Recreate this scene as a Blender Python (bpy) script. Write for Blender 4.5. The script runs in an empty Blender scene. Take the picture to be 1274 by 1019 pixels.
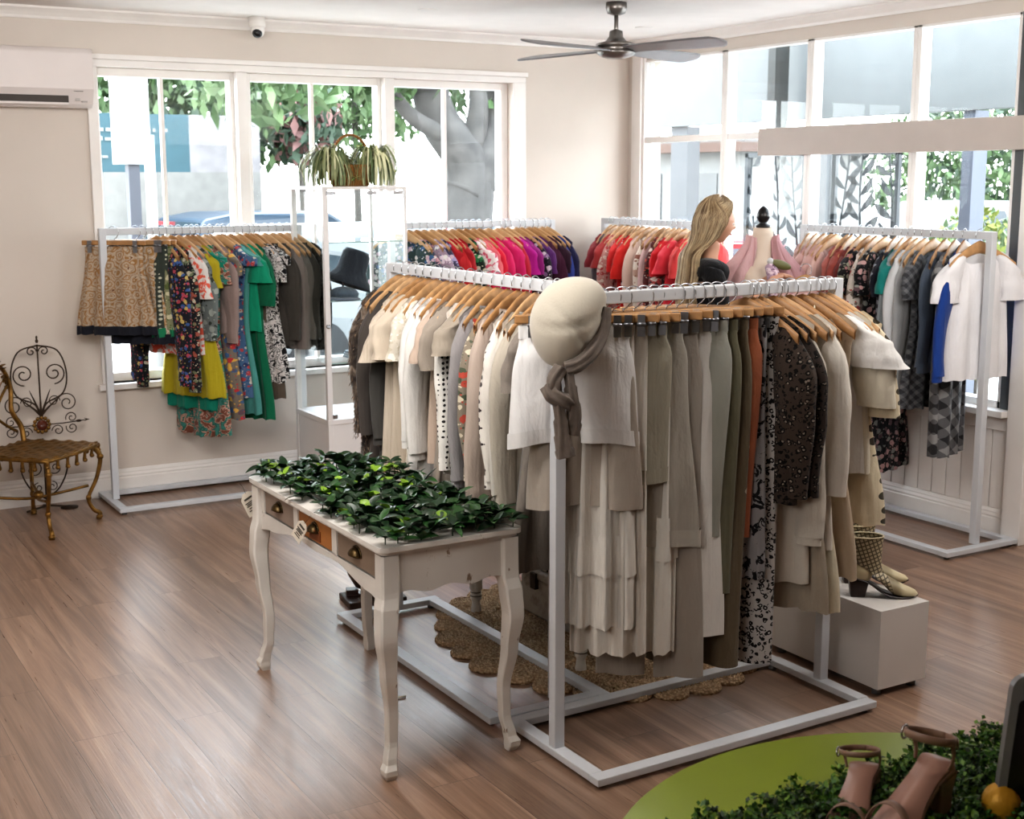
import bpy, math, random
from mathutils import Vector, Matrix, Euler
from math import sin, cos, pi, radians as R, sqrt, atan2, exp
rnd = random.Random(7)
scene = bpy.context.scene
col = scene.collection

# ---------------------------------------------------------------- materials
def lin(c):
    if isinstance(c, str):
        c = c.lstrip('#'); c = [int(c[i:i+2], 16)/255 for i in (0, 2, 4)]
    return tuple(((v/12.92) if v <= .04045 else ((v+.055)/1.055)**2.4) for v in c[:3]) + (1.,)

class NT:
    def __init__(s, name):
        s.m = bpy.data.materials.new(name); s.m.use_nodes = True
        s.t = s.m.node_tree; s.t.nodes.clear()
        s.out = s.n('ShaderNodeOutputMaterial')
    def n(s, kind, **kw):
        nd = s.t.nodes.new(kind)
        for k, v in kw.items(): setattr(nd, k, v)
        return nd
    def l(s, a, b): s.t.links.new(a, b)
    def coord(s, scale=(1, 1, 1), kind='Object', rot=(0, 0, 0)):
        tc = s.n('ShaderNodeTexCoord'); mp = s.n('ShaderNodeMapping')
        mp.inputs['Scale'].default_value = scale; mp.inputs['Rotation'].default_value = rot
        s.l(tc.outputs[kind], mp.inputs['Vector']); return mp.outputs['Vector']
    def noise(s, vec, scale, detail=3, rough=.5, dist=0):
        nd = s.n('ShaderNodeTexNoise'); nd.inputs['Scale'].default_value = scale
        nd.inputs['Detail'].default_value = detail; nd.inputs['Roughness'].default_value = rough
        nd.inputs['Distortion'].default_value = dist
        if vec: s.l(vec, nd.inputs['Vector'])
        return nd
    def ramp(s, fac, stops, const=False):
        r = s.n('ShaderNodeValToRGB')
        if const: r.color_ramp.interpolation = 'CONSTANT'
        e = r.color_ramp.elements
        while len(e) < len(stops): e.new(.5)
        while len(e) > len(stops): e.remove(e[-1])
        for el, (p, c) in zip(e, stops):
            el.position = p; el.color = lin(c) if isinstance(c, str) else (c, c, c, 1)
        s.l(fac, r.inputs['Fac']); return r.outputs['Color']
    def mix(s, fac, a, b, mode='MIX'):
        m = s.n('ShaderNodeMix', data_type='RGBA', blend_type=mode)
        for i, v in ((0, fac), (6, a), (7, b)):
            if isinstance(v, (int, float)): m.inputs[i].default_value = v
            elif isinstance(v, (str, tuple)): m.inputs[i].default_value = lin(v) if isinstance(v, str) else v
            else: s.l(v, m.inputs[i])
        return m.outputs[2]
    def math(s, op, a, b=None, clamp=False):
        m = s.n('ShaderNodeMath', operation=op); m.use_clamp = clamp
        for i, v in enumerate((a, b)):
            if v is None: continue
            if isinstance(v, (int, float)): m.inputs[i].default_value = v
            else: s.l(v, m.inputs[i])
        return m.outputs[0]
    def bsdf(s, color, rough=.6, metal=0, spec=.5, bump=None, bstr=.2, bdist=.01, sheen=0, coat=0, trans=0, emis=None, estr=0, sss=0):
        p = s.n('ShaderNodeBsdfPrincipled')
        for k, v in (('Base Color', color), ('Roughness', rough), ('Metallic', metal), ('Specular IOR Level', spec),
                     ('Sheen Weight', sheen), ('Coat Weight', coat), ('Transmission Weight', trans)):
            if isinstance(v, str): p.inputs[k].default_value = lin(v)
            elif isinstance(v, (int, float, tuple)): p.inputs[k].default_value = v
            else: s.l(v, p.inputs[k])
        if emis: p.inputs['Emission Color'].default_value = lin(emis); p.inputs['Emission Strength'].default_value = estr
        if bump is not None:
            b = s.n('ShaderNodeBump'); b.inputs['Strength'].default_value = bstr; b.inputs['Distance'].default_value = bdist
            s.l(bump, b.inputs['Height']); s.l(b.outputs[0], p.inputs['Normal'])
        s.l(p.outputs[0], s.out.inputs['Surface']); return s.m

_mc = {}
def mute(c):
    r, g, b = (int(c[i:i+2], 16)/255 for i in (1, 3, 5)); mx, mn = max(r, g, b), min(r, g, b); s = (mx-mn)/max(mx, .01); k = .38 if s < .42 else .08; m = (r+g+b)/3
    return '#' + ''.join('%02x' % int(255*(v+(m-v)*k)) for v in (r, g, b))
def mat(name, c, rough=.6, metal=0, spec=.5, var=.06, sc=6, bstr=0, bsc=60, coat=0, emis=None, estr=0, sheen=0):
    key = ('m', name)
    if key in _mc: return _mc[key]
    t = NT(name); v = t.coord()
    n = t.noise(v, sc, 4)
    f = t.ramp(n.outputs['Fac'], [(.3, 1-var*2), (.7, 1.)])
    cc = t.mix(1., c, f, 'MULTIPLY')
    bump = t.noise(v, bsc, 3).outputs['Fac'] if bstr else None
    _mc[key] = t.bsdf(cc, rough, metal, spec, bump, bstr, .004, sheen, coat, 0, emis, estr)
    return _mc[key]

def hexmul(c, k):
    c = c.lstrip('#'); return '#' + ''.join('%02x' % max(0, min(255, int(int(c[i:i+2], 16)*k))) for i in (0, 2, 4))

def fab(spec):
    """spec: 'hex' or 'pattern:hex,hex,...:scale'"""
    if spec in _mc: return _mc[spec]
    parts = spec.split(':')
    if len(parts) == 1: pat, cs, sc = 'plain', [parts[0]], 1.
    else: pat, cs, sc = parts[0], parts[1].split(','), float(parts[2]) if len(parts) > 2 else 1.
    cs = [mute('#'+c) for c in cs]
    t = NT('cloth_'+pat); v = t.coord((1, .45, 1))
    weave = t.noise(t.coord((1, 1, .35)), 260, 2)
    base = cs[0]
    bs, bd, rough, sheen = .12, .002, .85, .15
    bump = weave.outputs['Fac']
    def vor(scale, rnd_=1., vec=None, feat='F1'):
        n = t.n('ShaderNodeTexVoronoi', feature=feat); n.inputs['Scale'].default_value = scale; n.inputs['Randomness'].default_value = rnd_
        t.l(vec or v, n.inputs['Vector']); return n
    def distort(vec, sc_, amt):
        n = t.noise(vec, sc_, 2); a = t.n('ShaderNodeVectorMath', operation='MULTIPLY_ADD')
        t.l(n.outputs['Color'], a.inputs[0]); a.inputs[1].default_value = (amt,)*3; t.l(vec, a.inputs[2]); return a.outputs[0]
    if pat == 'plain': colr = base
    elif pat == 'floral':
        n = vor(27*sc, 1, distort(v, 15*sc, .03)); k = len(cs)-1
        sep = t.n('ShaderNodeSeparateColor'); t.l(n.outputs['Color'], sep.inputs[0])
        fl = t.ramp(sep.outputs[0], [(i/k, c) for i, c in enumerate(cs[1:])], True)
        msk = t.ramp(n.outputs['Distance'], [(0, 1.), (.42, 0.)], True)
        colr = t.mix(msk, base, fl)
        n2 = vor(60*sc, 1, distort(v, 30*sc, .02)); sep2 = t.n('ShaderNodeSeparateColor'); t.l(n2.outputs['Color'], sep2.inputs[0])
        fl2 = t.ramp(sep2.outputs[1], [(i/k, c) for i, c in enumerate(cs[1:])], True)
        m2 = t.ramp(n2.outputs['Distance'], [(0, 1.), (.26, 0.)], True)
        colr = t.mix(m2, colr, fl2)
    elif pat == 'dots':
        n = vor(42*sc, .25); colr = t.mix(t.ramp(n.outputs['Distance'], [(0, 1.), (.3, 0.)], True), base, cs[1])
    elif pat == 'leopard':
        n = vor(70*sc, 1, distort(v, 50*sc, .015))
        colr = t.ramp(n.outputs['Distance'], [(0, cs[2] if len(cs) > 2 else cs[0]), (.22, cs[1]), (.5, cs[0])], True)
        nn = t.noise(v, 90*sc, 2); colr = t.mix(t.ramp(nn.outputs['Fac'], [(0, 0.), (.56, 1.)], True), colr, cs[0])
    elif pat == 'splash':
        n = t.noise(v, 26*sc, 4, .6, .8); k = len(cs)
        colr = t.ramp(n.outputs['Fac'], [(0, cs[0])] + [(.44+.17*i/max(1, k-1), c) for i, c in enumerate(cs[1:])], True)
    elif pat == 'paisley':
        n = vor(24*sc, 1, distort(v, 20*sc, .04))
        w = t.math('SINE', t.math('MULTIPLY', n.outputs['Distance'], 21.))
        ww = t.math('ADD', t.math('MULTIPLY', w, .5), .5)
        colr = t.ramp(ww, [(0, cs[2]), (.25, cs[0]), (.62, cs[1]), (.8, cs[0])], True)
    elif pat == 'plaid':
        sp = t.n('ShaderNodeSeparateXYZ'); t.l(t.coord(rot=(0, R(40), 0)), sp.inputs[0])
        a = t.math('SINE', t.math('MULTIPLY', sp.outputs[0], 170*sc)); b = t.math('SINE', t.math('MULTIPLY', sp.outputs[2], 170*sc))
        f = t.math('ADD', t.math('MULTIPLY', t.math('ADD', t.math('GREATER_THAN', a, .1), t.math('GREATER_THAN', b, .1)), .5), 0)
        colr = t.ramp(f, [(0, cs[0]), (.3, cs[1]), (.8, cs[2])], True)
    elif pat == 'stripe':
        sp = t.n('ShaderNodeSeparateXYZ'); t.l(v, sp.inputs[0])
        a = t.math('SINE', t.math('MULTIPLY', sp.outputs[0], 220*sc)); colr = t.ramp(t.math('ADD', t.math('MULTIPLY', a, .5), .5), [(0, cs[0]), (.6, cs[1])], True)
    elif pat == 'fur':
        n = t.noise(t.coord((1, 1, .4)), 26, 3, .6, 1.2)
        colr = t.ramp(n.outputs['Fac'], [(.36, cs[0]), (.52, cs[1]), (.66, cs[2])]); bump = n.outputs['Fac']; bs, bd = 1., .02; sheen = .5
    elif pat == 'stars':
        n = vor(13*sc, .5); colr = t.mix(t.ramp(n.outputs['Distance'], [(0, 0.), (.12, 1.), (.2, 0.)], True), base, cs[1])
    elif pat == 'linen':
        n = t.noise(t.coord((1, 1, .05)), 120, 2); colr = t.mix(t.ramp(n.outputs['Fac'], [(.35, 0.), (.65, .5)]), base, cs[1])
    shade = t.noise(t.coord(), 5, 2); fs = t.ramp(shade.outputs['Fac'], [(.3, .9), (.7, 1.)])
    colr = t.mix(1., colr, fs, 'MULTIPLY')
    wr = t.noise(t.coord((1, 1, .6)), 14, 3, .55, .6)
    fo_ = t.noise(t.coord((1, 1, .12)), 22, 2, .5, .4)
    bh = t.math('ADD', t.math('ADD', t.math('MULTIPLY', bump, .08), wr.outputs['Fac']), t.math('MULTIPLY', fo_.outputs['Fac'], 1.3)) if pat != 'fur' else bump
    m = t.bsdf(colr, rough, 0, .2, bh, (.5 if pat != 'fur' else 1.), (.016 if pat != 'fur' else .02), sheen)
    _mc[spec] = m; return m

# ---------------------------------------------------------------- mesh builder
class MB:
    def __init__(s): s.v = []; s.f = []; s.mi = []; s.sm = []; s.cur = 0; s.smooth = True
    def add(s, vs, fs, smooth=None):
        o = len(s.v); s.v += [tuple(p) for p in vs]
        for f in fs:
            s.f.append(tuple(i+o for i in f)); s.mi.append(s.cur); s.sm.append(s.smooth if smooth is None else smooth)
        return s
    def box(s, x0, x1, y0, y1, z0, z1, M=None):
        vs = [(x, y, z) for x in (x0, x1) for y in (y0, y1) for z in (z0, z1)]
        if M: vs = [M @ Vector(p) for p in vs]
        return s.add(vs, [(0, 1, 3, 2), (4, 6, 7, 5), (0, 4, 5, 1), (2, 3, 7, 6), (0, 2, 6, 4), (1, 5, 7, 3)], False)
    def bar(s, a, b, w, h=None, up=(0, 0, 1)):
        a, b = Vector(a), Vector(b); d = (b-a).normalized(); h = h or w
        u = Vector(up); sx = d.cross(u)
        if sx.length < 1e-4: sx = d.cross(Vector((1, 0, 0)))
        sx.normalize(); sz = sx.cross(d)
        vs = [p + sx*i*w/2 + sz*j*h/2 for p in (a, b) for i, j in ((-1, -1), (1, -1), (1, 1), (-1, 1))]
        return s.add(vs, [(0, 1, 2, 3), (7, 6, 5, 4), (0, 4, 5, 1), (1, 5, 6, 2), (2, 6, 7, 3), (3, 7, 4, 0)], False)
    def tube(s, pts, r, n=8, cap=True, sq=1., closed=False):
        pts = [Vector(p) for p in pts]; N = len(pts)
        rs = r if isinstance(r, (list, tuple)) else [r]*N
        vs = []; ref = None
        for i, p in enumerate(pts):
            a = pts[i-1] if (i > 0 or closed) else p; b = pts[(i+1) % N] if (i < N-1 or closed) else p
            d = (b-a)
            if d.length < 1e-9: d = Vector((0, 0, 1))
            d.normalize()
            if ref is None:
                ref = Vector((0, 0, 1)) if abs(d.z) < .9 else Vector((1, 0, 0))
            e1 = ref - d*ref.dot(d)
            if e1.length < 1e-5: e1 = d.orthogonal()
            e1.normalize(); e2 = d.cross(e1); ref = e1
            rr = rs[i]; ra, rb = (rr if isinstance(rr, (tuple, list)) else (rr, rr*sq))
            vs += [p + e1*cos(2*pi*k/n)*ra + e2*sin(2*pi*k/n)*rb for k in range(n)]
        fs = [(i*n+k, i*n+(k+1) % n, (i+1)*n+(k+1) % n, (i+1)*n+k) for i in range(N-1) for k in range(n)]
        if closed: fs += [((N-1)*n+k, (N-1)*n+(k+1) % n, (k+1) % n, k) for k in range(n)]
        elif cap: fs += [tuple(range(n))[::-1], tuple((N-1)*n+k for k in range(n))]
        return s.add(vs, fs)
    def lathe(s, prof, c=(0, 0, 0), n=24, M=None, sx=1, sy=1):
        vs = []
        for r, z in prof: vs += [Vector((c[0]+r*cos(2*pi*k/n)*sx, c[1]+r*sin(2*pi*k/n)*sy, c[2]+z)) for k in range(n)]
        if M: vs = [M @ p for p in vs]
        m = len(prof); fs = [(i*n+k, i*n+(k+1) % n, (i+1)*n+(k+1) % n, (i+1)*n+k) for i in range(m-1) for k in range(n)]
        fs += [tuple(range(n))[::-1], tuple((m-1)*n+k for k in range(n))]
        return s.add(vs, fs)
    def surf(s, f, nu, nv, closed=True):
        """f(u,v): u across (closed), v down"""
        vs = [f(i/nu if closed else i/(nu-1), j/(nv-1)) for j in range(nv) for i in range(nu)]
        k = nu if closed else nu-1
        return s.add(vs, [(j*nu+i, (j+1)*nu+i, (j+1)*nu+(i+1) % nu, j*nu+(i+1) % nu) for j in range(nv-1) for i in range(k)])
    def ell(s, c, r, n=16, m=10, M=None, fn=None):
        vs = []
        for j in range(m+1):
            a = pi*j/m
            for i in range(n):
                b = 2*pi*i/n; p = Vector((sin(a)*cos(b), sin(a)*sin(b), cos(a)))
                if fn: p = fn(p)
                p = Vector((p.x*r[0], p.y*r[1], p.z*r[2]))
                if M: p = M @ p
                vs.append(p + Vector(c))
        return s.add(vs, [(j*n+i, (j+1)*n+i, (j+1)*n+(i+1) % n, j*n+(i+1) % n) for j in range(m) for i in range(n)])
    def prism(s, poly, a, b, axes='xz', smooth=False):
        """polygon in two axes extruded over the third from a to b"""
        def P(p, t):
            d = {axes[0]: p[0], axes[1]: p[1]}; o = [q for q in 'xyz' if q not in axes][0]; d[o] = t
            return (d['x'], d['y'], d['z'])
        n = len(poly); vs = [P(p, a) for p in poly]+[P(p, b) for p in poly]
        s.add(vs, [tuple(range(n)), tuple(range(2*n-1, n-1, -1))], False)
        return s.add(vs, [(i, n+i, n+(i+1) % n, (i+1) % n) for i in range(n)], smooth)
    def obj(s, name, m, parent=None, loc=(0, 0, 0), rot=None, bevel=0, sub=0, world=False):
        me = bpy.data.meshes.new(name); me.from_pydata(s.v, [], s.f)
        for mm in (m if isinstance(m, (list, tuple)) else [m]): me.materials.append(mm)
        me.polygons.foreach_set('material_index', s.mi); me.polygons.foreach_set('use_smooth', s.sm)
        me.update()
        o = bpy.data.objects.new(name, me); col.objects.link(o); o.location = loc
        if rot: o.rotation_euler = rot
        if parent: o.parent = parent
        if bevel:
            b = o.modifiers.new('b', 'BEVEL'); b.width = bevel; b.segments = 2; b.limit_method = 'ANGLE'; b.angle_limit = R(40)
        if sub:
            q = o.modifiers.new('s', 'SUBSURF'); q.levels = q.render_levels = sub
        return o

def tag(o, label=None, cat=None, group=None, kind=None):
    if label: o['label'] = label
    if cat: o['category'] = cat
    if group: o['group'] = group
    if kind: o['kind'] = kind
    return o
def thing(name, label, cat, loc=(0, 0, 0), rz=0, group=None):
    o = bpy.data.objects.new(name, None); col.objects.link(o); o.location = loc; o.rotation_euler = (0, 0, rz)
    o.empty_display_size = .1
    return tag(o, label, cat, group)
def copy_tree(o, parent=None):
    c = o.copy(); col.objects.link(c)
    if parent: c.parent = parent
    for ch in [x for x in bpy.data.objects if x.parent == o]: copy_tree(ch, c)
    return c
def struct(o): o['kind'] = 'structure'; return o
def sm(t): t = max(0, min(1, t)); return t*t*(3-2*t)
def lerp(a, b, t): return a+(b-a)*t
def interp(pts, t):
    if t <= pts[0][0]: return pts[0][1]
    for (a, va), (b, vb) in zip(pts, pts[1:]):
        if t <= b: return lerp(va, vb, sm((t-a)/(b-a)))
    return pts[-1][1]
def bez(pts, n=20):
    """Catmull-Rom through points"""
    P = [Vector(p) for p in pts]; out = []; m = len(P)-1
    for i in range(m):
        a, b, c, d = P[max(0, i-1)], P[i], P[i+1], P[min(m, i+2)]
        k = max(2, n//m)
        for j in range(k):
            t = j/k
            out.append(.5*((2*b)+(c-a)*t+(2*a-5*b+4*c-d)*t*t+(3*b-a-3*c+d)*t**3))
    out.append(P[-1]); return out
# ---------------------------------------------------------------- room shell
M_wall = mat('wall_paint', '#d2c9c0', .75, var=.03, sc=2)
M_ceil = mat('ceiling_paint', '#ece8e5', .8, var=.02)
M_trim = mat('gloss_white_trim', '#e6e2de', .35, var=.03)
M_white = mat('white_powder_coat', '#d3d5d8', .4, var=.03)
def floor_mat():
    t = NT('vinyl_plank_floor'); v = t.coord(kind='Object', rot=(0, 0, R(90)))
    br = t.n('ShaderNodeTexBrick'); t.l(v, br.inputs['Vector'])
    br.offset = .37; br.inputs['Scale'].default_value = 1
    for k, x in (('Brick Width', 1.5), ('Row Height', .18), ('Mortar Size', .0012), ('Mortar Smooth', .3)): br.inputs[k].default_value = x
    br.inputs['Color1'].default_value = (0, 0, 0, 1); br.inputs['Color2'].default_value = (1, 1, 1, 1)
    br.inputs['Mortar'].default_value = (.0, .0, .0, 1)
    add = t.n('ShaderNodeVectorMath', operation='MULTIPLY_ADD'); t.l(br.outputs['Color'], add.inputs[0]); add.inputs[1].default_value = (7.3, 3.1, 0)
    t.l(t.coord((18, .9, 1)), add.inputs[2])
    g1 = t.noise(add.outputs[0], .85, 6, .62, 1.1)
    g2 = t.noise(t.coord((90, 2.2, 1)), 1.6, 4, .6, .4)
    c1 = t.ramp(g1.outputs['Fac'], [(.22, '#5f4638'), (.42, '#7b5f4d'), (.56, '#987a66'), (.78, '#b59a86')])
    c2 = t.mix(.28, c1, t.ramp(g2.outputs['Fac'], [(.3, '#5a4334'), (.7, '#b39a84')]))
    pl = t.ramp(br.outputs['Color'], [(0, .78), (1, 1.08)])
    c3 = t.mix(1., c2, pl, 'MULTIPLY')
    c4 = t.mix(t.math('MULTIPLY', br.outputs['Fac'], .75), c3, '#33231b')
    rough = t.ramp(g2.outputs['Fac'], [(.3, .27), (.7, .45)])
    h = t.math('SUBTRACT', t.math('MULTIPLY', g2.outputs['Fac'], .5), br.outputs['Fac'])
    m = t.bsdf(c4, rough, 0, .8, h, .4, .003, coat=.3)
    for nd in t.t.nodes:
        if nd.type == 'BSDF_PRINCIPLED': nd.inputs['Coat Roughness'].default_value = .3
    return m
XR, YB, XL, YF, ZC = 5.78, 8.12, -1.9, -2.2, 2.87
struct(MB().box(XL-.2, XR+.2, YF-.2, YB+.2, -.1, 0).obj('floor', floor_mat()))
struct(MB().box(XL-.2, XR+.2, YF-.2, YB+.2, ZC, ZC+.1).obj('ceiling', M_ceil))
# back wall (windows), opening x 1.985..4.82, z .68..2.56
ox0, ox1, oz0, oz1 = 1.985, 4.80, .69, 2.555
b = MB().box(XL, ox0, YB, YB+.2, 0, ZC).box(ox1, XR+.2, YB, YB+.2, 0, ZC).box(ox0, ox1, YB, YB+.2, 0, oz0).box(ox0, ox1, YB, YB+.2, oz1, ZC)
struct(b.obj('wall_back', M_wall))
ry0, ry1, rz0, rz1 = 4.62, 7.93, .70, 2.73
b = MB().box(XR, XR+.15, ry1, YB, 0, ZC).box(XR, XR+.15, ry0, ry1, 0, rz0).box(XR, XR+.15, ry0, ry1, rz1, ZC).box(XR, XR+.15, YF, ry0, 0, ZC)
struct(b.obj('wall_right', M_wall))
struct(MB().box(XL-.15, XL, YF, YB+.2, 0, ZC).obj('wall_left', M_wall))
struct(MB().box(XL-.15, XR+.15, YF-.15, YF, 0, ZC).obj('wall_front', M_wall))
# cornice
pf = [(0, 0), (0, -.065), (.012, -.065), (.016, -.05), (.03, -.032), (.046, -.016), (.05, -.012), (.062, -.012), (.062, 0)]
struct(MB().prism([(YB-p, ZC+q) for p, q in pf], XL, XR, 'yz').obj('trim_1', M_trim))
struct(MB().prism([(XR-p, ZC+q) for p, q in pf], YF, YB, 'xz').obj('trim_2', M_trim))
# baseboards
bb = [(0, 0), (.022, 0), (.022, .105), (.018, .112), (.02, .122), (.014, .135), (.014, .142), (.006, .158), (0, .16)]
struct(MB().prism([(YB-p, q) for p, q in bb], XL, XR, 'yz').obj('baseboard_back', M_trim))
struct(MB().prism([(XR-p, q) for p, q in bb], 4.62, YB-.02, 'xz').obj('baseboard_right', M_trim))
# window wall architrave and frames
def glassmat():
    t = NT('window_glass'); tr = t.n('ShaderNodeBsdfTransparent'); gl = t.n('ShaderNodeBsdfGlossy')
    gl.inputs['Roughness'].default_value = .02; lw = t.n('ShaderNodeLayerWeight'); lw.inputs[0].default_value = .25
    mx = t.n('ShaderNodeMixShader'); f = t.math('MULTIPLY', lw.outputs['Fresnel'], .14)
    tr.inputs[0].default_value = (.97, .985, .98, 1)
    t.l(f, mx.inputs[0]); t.l(tr.outputs[0], mx.inputs[1]); t.l(gl.outputs[0], mx.inputs[2]); t.l(mx.outputs[0], t.out.inputs[0]); return t.m
M_glass = glassmat()
b = MB()
b.box(1.925, ox0, YB-.018, YB, .69, oz1).box(1.925, 4.90, YB-.018, YB, oz1, 2.595).box(ox1, 4.90, YB-.018, YB, .69, oz1)
b.box(1.915, 4.91, YB-.032, YB, 2.595, 2.625).box(1.90, 4.93, YB-.05, YB+.1, .655, .69)
struct(b.obj('trim_3', M_trim, bevel=.004))
YG = 8.22
units = [(1.985, 2.90, 2.01, 2.81, 2.39), (2.85, 3.87, 2.944, 3.81, 3.36), (3.87, 4.80, 3.93, 4.745, 4.32)]
for i, (fx0, fx1, gx0, gx1, mx) in enumerate(units):
    w = struct(bpy.data.objects.new('window_%d' % (i+1), None)); col.objects.link(w)
    a0 = fx0 if i == 0 else (2.87 if i == 1 else 3.87); a1 = (2.87, 3.87, 4.80)[i]
    b = MB().box(a0, gx0, YG-.035, YG+.05, oz0, oz1).box(gx1, a1, YG-.035, YG+.05, oz0, oz1).box(gx0, gx1, YG-.035, YG+.05, 2.507, oz1).box(gx0, gx1, YG-.035, YG+.05, oz0, .745)
    b.obj('frame', M_trim, w, bevel=.004)
    MB().box(mx-.011, mx+.011, YG-.015, YG+.02, .745, 2.507).obj('glazing_bar', M_trim, w)
    if i < 2: MB().box(a1-.035, a1+.035, YG-.1, YG-.03, oz0, oz1).obj('mullion', M_trim, w, bevel=.004)
    MB().box(gx0, gx1, YG, YG+.004, .745, 2.507).obj('pane', M_glass, w)
# right wall windows
M_dark = mat('dark_grey_metal', '#55585a', .45)
ms = [7.905, 7.03, 6.23, 5.39, 4.70]
for i in range(4):
    y1, y0 = ms[i], ms[i+1]
    w = struct(bpy.data.objects.new('window_%d' % (i+4), None)); col.objects.link(w)
    b = MB(); hw = .03
    b.box(XR-.01, XR+.07, y1-(0 if i == 0 else hw), y1+(.03 if i == 0 else 0), rz0, rz1)
    b.box(XR-.01, XR+.07, y0, y0+(hw if i < 3 else .02), rz0, rz1)
    b.box(XR-.01, XR+.07, y0, y1, 2.715, rz1).box(XR-.01, XR+.07, y0, y1, rz0, .74)
    b.obj('frame', M_trim, w, bevel=.003)
    if i == 0: MB().box(XR, XR+.05, y0+.02, y1, 2.156, 2.197).obj('transom_bar', M_trim, w)
    if i == 1: MB().box(XR, XR+.05, y0+.02, y1-.02, 2.156, 2.197).obj('transom_bar', M_trim, w)
    MB().box(XR+.025, XR+.029, y0, y1, .74, 2.715).obj('pane', M_glass, w)
struct(MB().box(XR-.01, XR+.1, 4.62, 4.70, 0.7, 2.73).obj('trim_4', M_dark))
struct(MB().box(XR-.035, XR, 7.93, 8.0, 0.16, 2.80).box(XR-.018, XR, 7.905, 8.06, .16, 2.8).obj('trim_5', M_trim, bevel=.004))
struct(MB().box(XR-.09, XR+.02, 4.62, 7.93, .665, .70).box(XR-.025, XR, 4.62, 7.93, .585, .665).obj('trim_6', M_trim, bevel=.004))
b = MB().box(XR-.045, XR+.03, 4.50, 4.62, 0, 2.73)
struct(b.obj('trim_7', M_trim, bevel=.004))
# beadboard under the right window
b = MB()
for k in range(34): b.box(XR-.008, XR, 4.64+k*.1, 4.734+k*.1, .16, .585)
struct(b.obj('trim_8', M_trim, bevel=.003))
b = MB().box(XR-.085, XR-.012, 3.4, 6.6, 2.045, 2.213)
struct(b.obj('trim_9', mat('bulkhead_beige', '#bdb3ac', .6, var=.03), bevel=.003))
# ---------------------------------------------------------------- ceiling fixtures
M_nickel = mat('brushed_nickel', '#8f8a86', .32, .9, bstr=.02)
fan = thing('ceiling_fan', 'brushed nickel ceiling fan with four grey blades hanging from the ceiling', 'ceiling fan', (4.424, 6.345, 0))
MB().lathe([(.0, ZC), (.058, ZC), (.06, ZC-.03), (.05, ZC-.06), (.02, ZC-.07), (0, ZC-.07)][::-1]).obj('canopy', M_nickel, fan)
MB().tube([(0, 0, ZC-.06), (0, 0, 2.66)], .012, 12).obj('rod', M_nickel, fan)
MB().lathe([(0, 2.565), (.05, 2.567), (.09, 2.578), (.108, 2.595), (.108, 2.603), (.1, 2.61), (.1, 2.63), (.112, 2.634), (.112, 2.645), (.06, 2.66), (.04, 2.685), (.036, 2.715), (.012, 2.725), (0, 2.725)]).obj('motor_housing', M_nickel, fan)
M_blade = mat('fan_blade_grey', '#8d8c8e', .35, .3)
for k in range(4):
    a = R(14+90*k)
    def fb(u, v, a=a):
        r = lerp(.09, .74, v); wd = .055 + .02*sm(v*1.4); wd *= (1-.75*max(0, (v-.9)/.1)**2)
        yy = (u-.5)*2*wd + .015*v; z = 2.618 - yy*.24
        return Vector((r*cos(a)-yy*sin(a), r*sin(a)+yy*cos(a), z))
    m = MB(); m.surf(lambda u, v: fb(u, v), 9, 26, False)
    o = m.obj('blade', M_blade, fan); so = o.modifiers.new('s', 'SOLIDIFY'); so.thickness = .007
cam_ = thing('security_camera', 'small white dome security camera with black lens under the ceiling', 'security camera', (2.93, 7.99, 0))
MB().lathe([(0, 2.808), (.045, 2.81), (.05, 2.82), (.05, 2.87), (0, 2.87)]).obj('base', M_trim, cam_)
MB().ell((0, -.005, 2.79), (.042, .042, .042)).obj('ball', M_trim, cam_)
MB().ell((-.008, -.022, 2.776), (.031, .03, .03)).obj('lens', mat('lens_black', '#1c1a1c', .15), cam_)
M_em = mat('downlight_glow', '#fff6e8', .5, emis='#fff3df', estr=6)
dls = [(3.658, 7.149, 'recessed round downlight left of the fan'), (5.289, 7.274, 'recessed round downlight just right of the fan rod'),
       (1.6, 3.6, None), (3.6, 3.4, None), (1.0, 1.2, None)]
for x, y, lb in dls:
    if lb:
        d = thing('downlight', lb + ', glowing in the white ceiling', 'downlight', (x, y, ZC))
        MB().lathe([(.045, -.006), (.058, -.004), (.06, 0), (.045, 0)]).obj('rim', M_trim, d)
        MB().lathe([(0, -.004), (.044, -.004), (.044, 0), (0, 0)]).obj('lamp', M_em, d)
    L = bpy.data.lights.new('downlight_lamp', 'SPOT'); L.energy = 9; L.color = (1, .9, .78); L.spot_size = R(100); L.spot_blend = .7; L.shadow_soft_size = .05
    lo = bpy.data.objects.new('downlight_lamp', L); col.objects.link(lo); lo.location = (x, y, ZC-.02)
# wall air conditioner
M_ac = mat('air_conditioner_plastic', '#dad2cf', .35, var=.02)
ac = thing('air_conditioner', 'white split-system air conditioner high on the wall left of the windows', 'air conditioner', (1.50, YB, 2.31))
poly = [(0, 0), (-.13, 0), (-.165, .018), (-.19, .07), (-.205, .10), (-.21, .30), (-.19, .325), (0, .325)]
MB().prism(poly, -.42, .42, 'yz').obj('casing', M_ac, ac, bevel=.008)
MB().box(-.40, .28, -.192, -.14, .022, .062).obj('vent', mat('vent_dark', '#4a4440', .7), ac)
MB().box(-.40, .28, -.196, -.15, .012, .024).box(-.12, -.114, -.194, -.15, .02, .065).obj('louver', M_ac, ac)
MB().box(.31, .36, -.2075, -.2, .085, .089).obj('maker_lettering', mat('grey_print', '#8a8480', .5), ac)
MB().box(.32, .345, -.186, -.17, .035, .05).box(.355, .385, -.188, -.17, .028, .036).obj('indicator', mat('grey_print2', '#b0aaa6', .5), ac)
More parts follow.
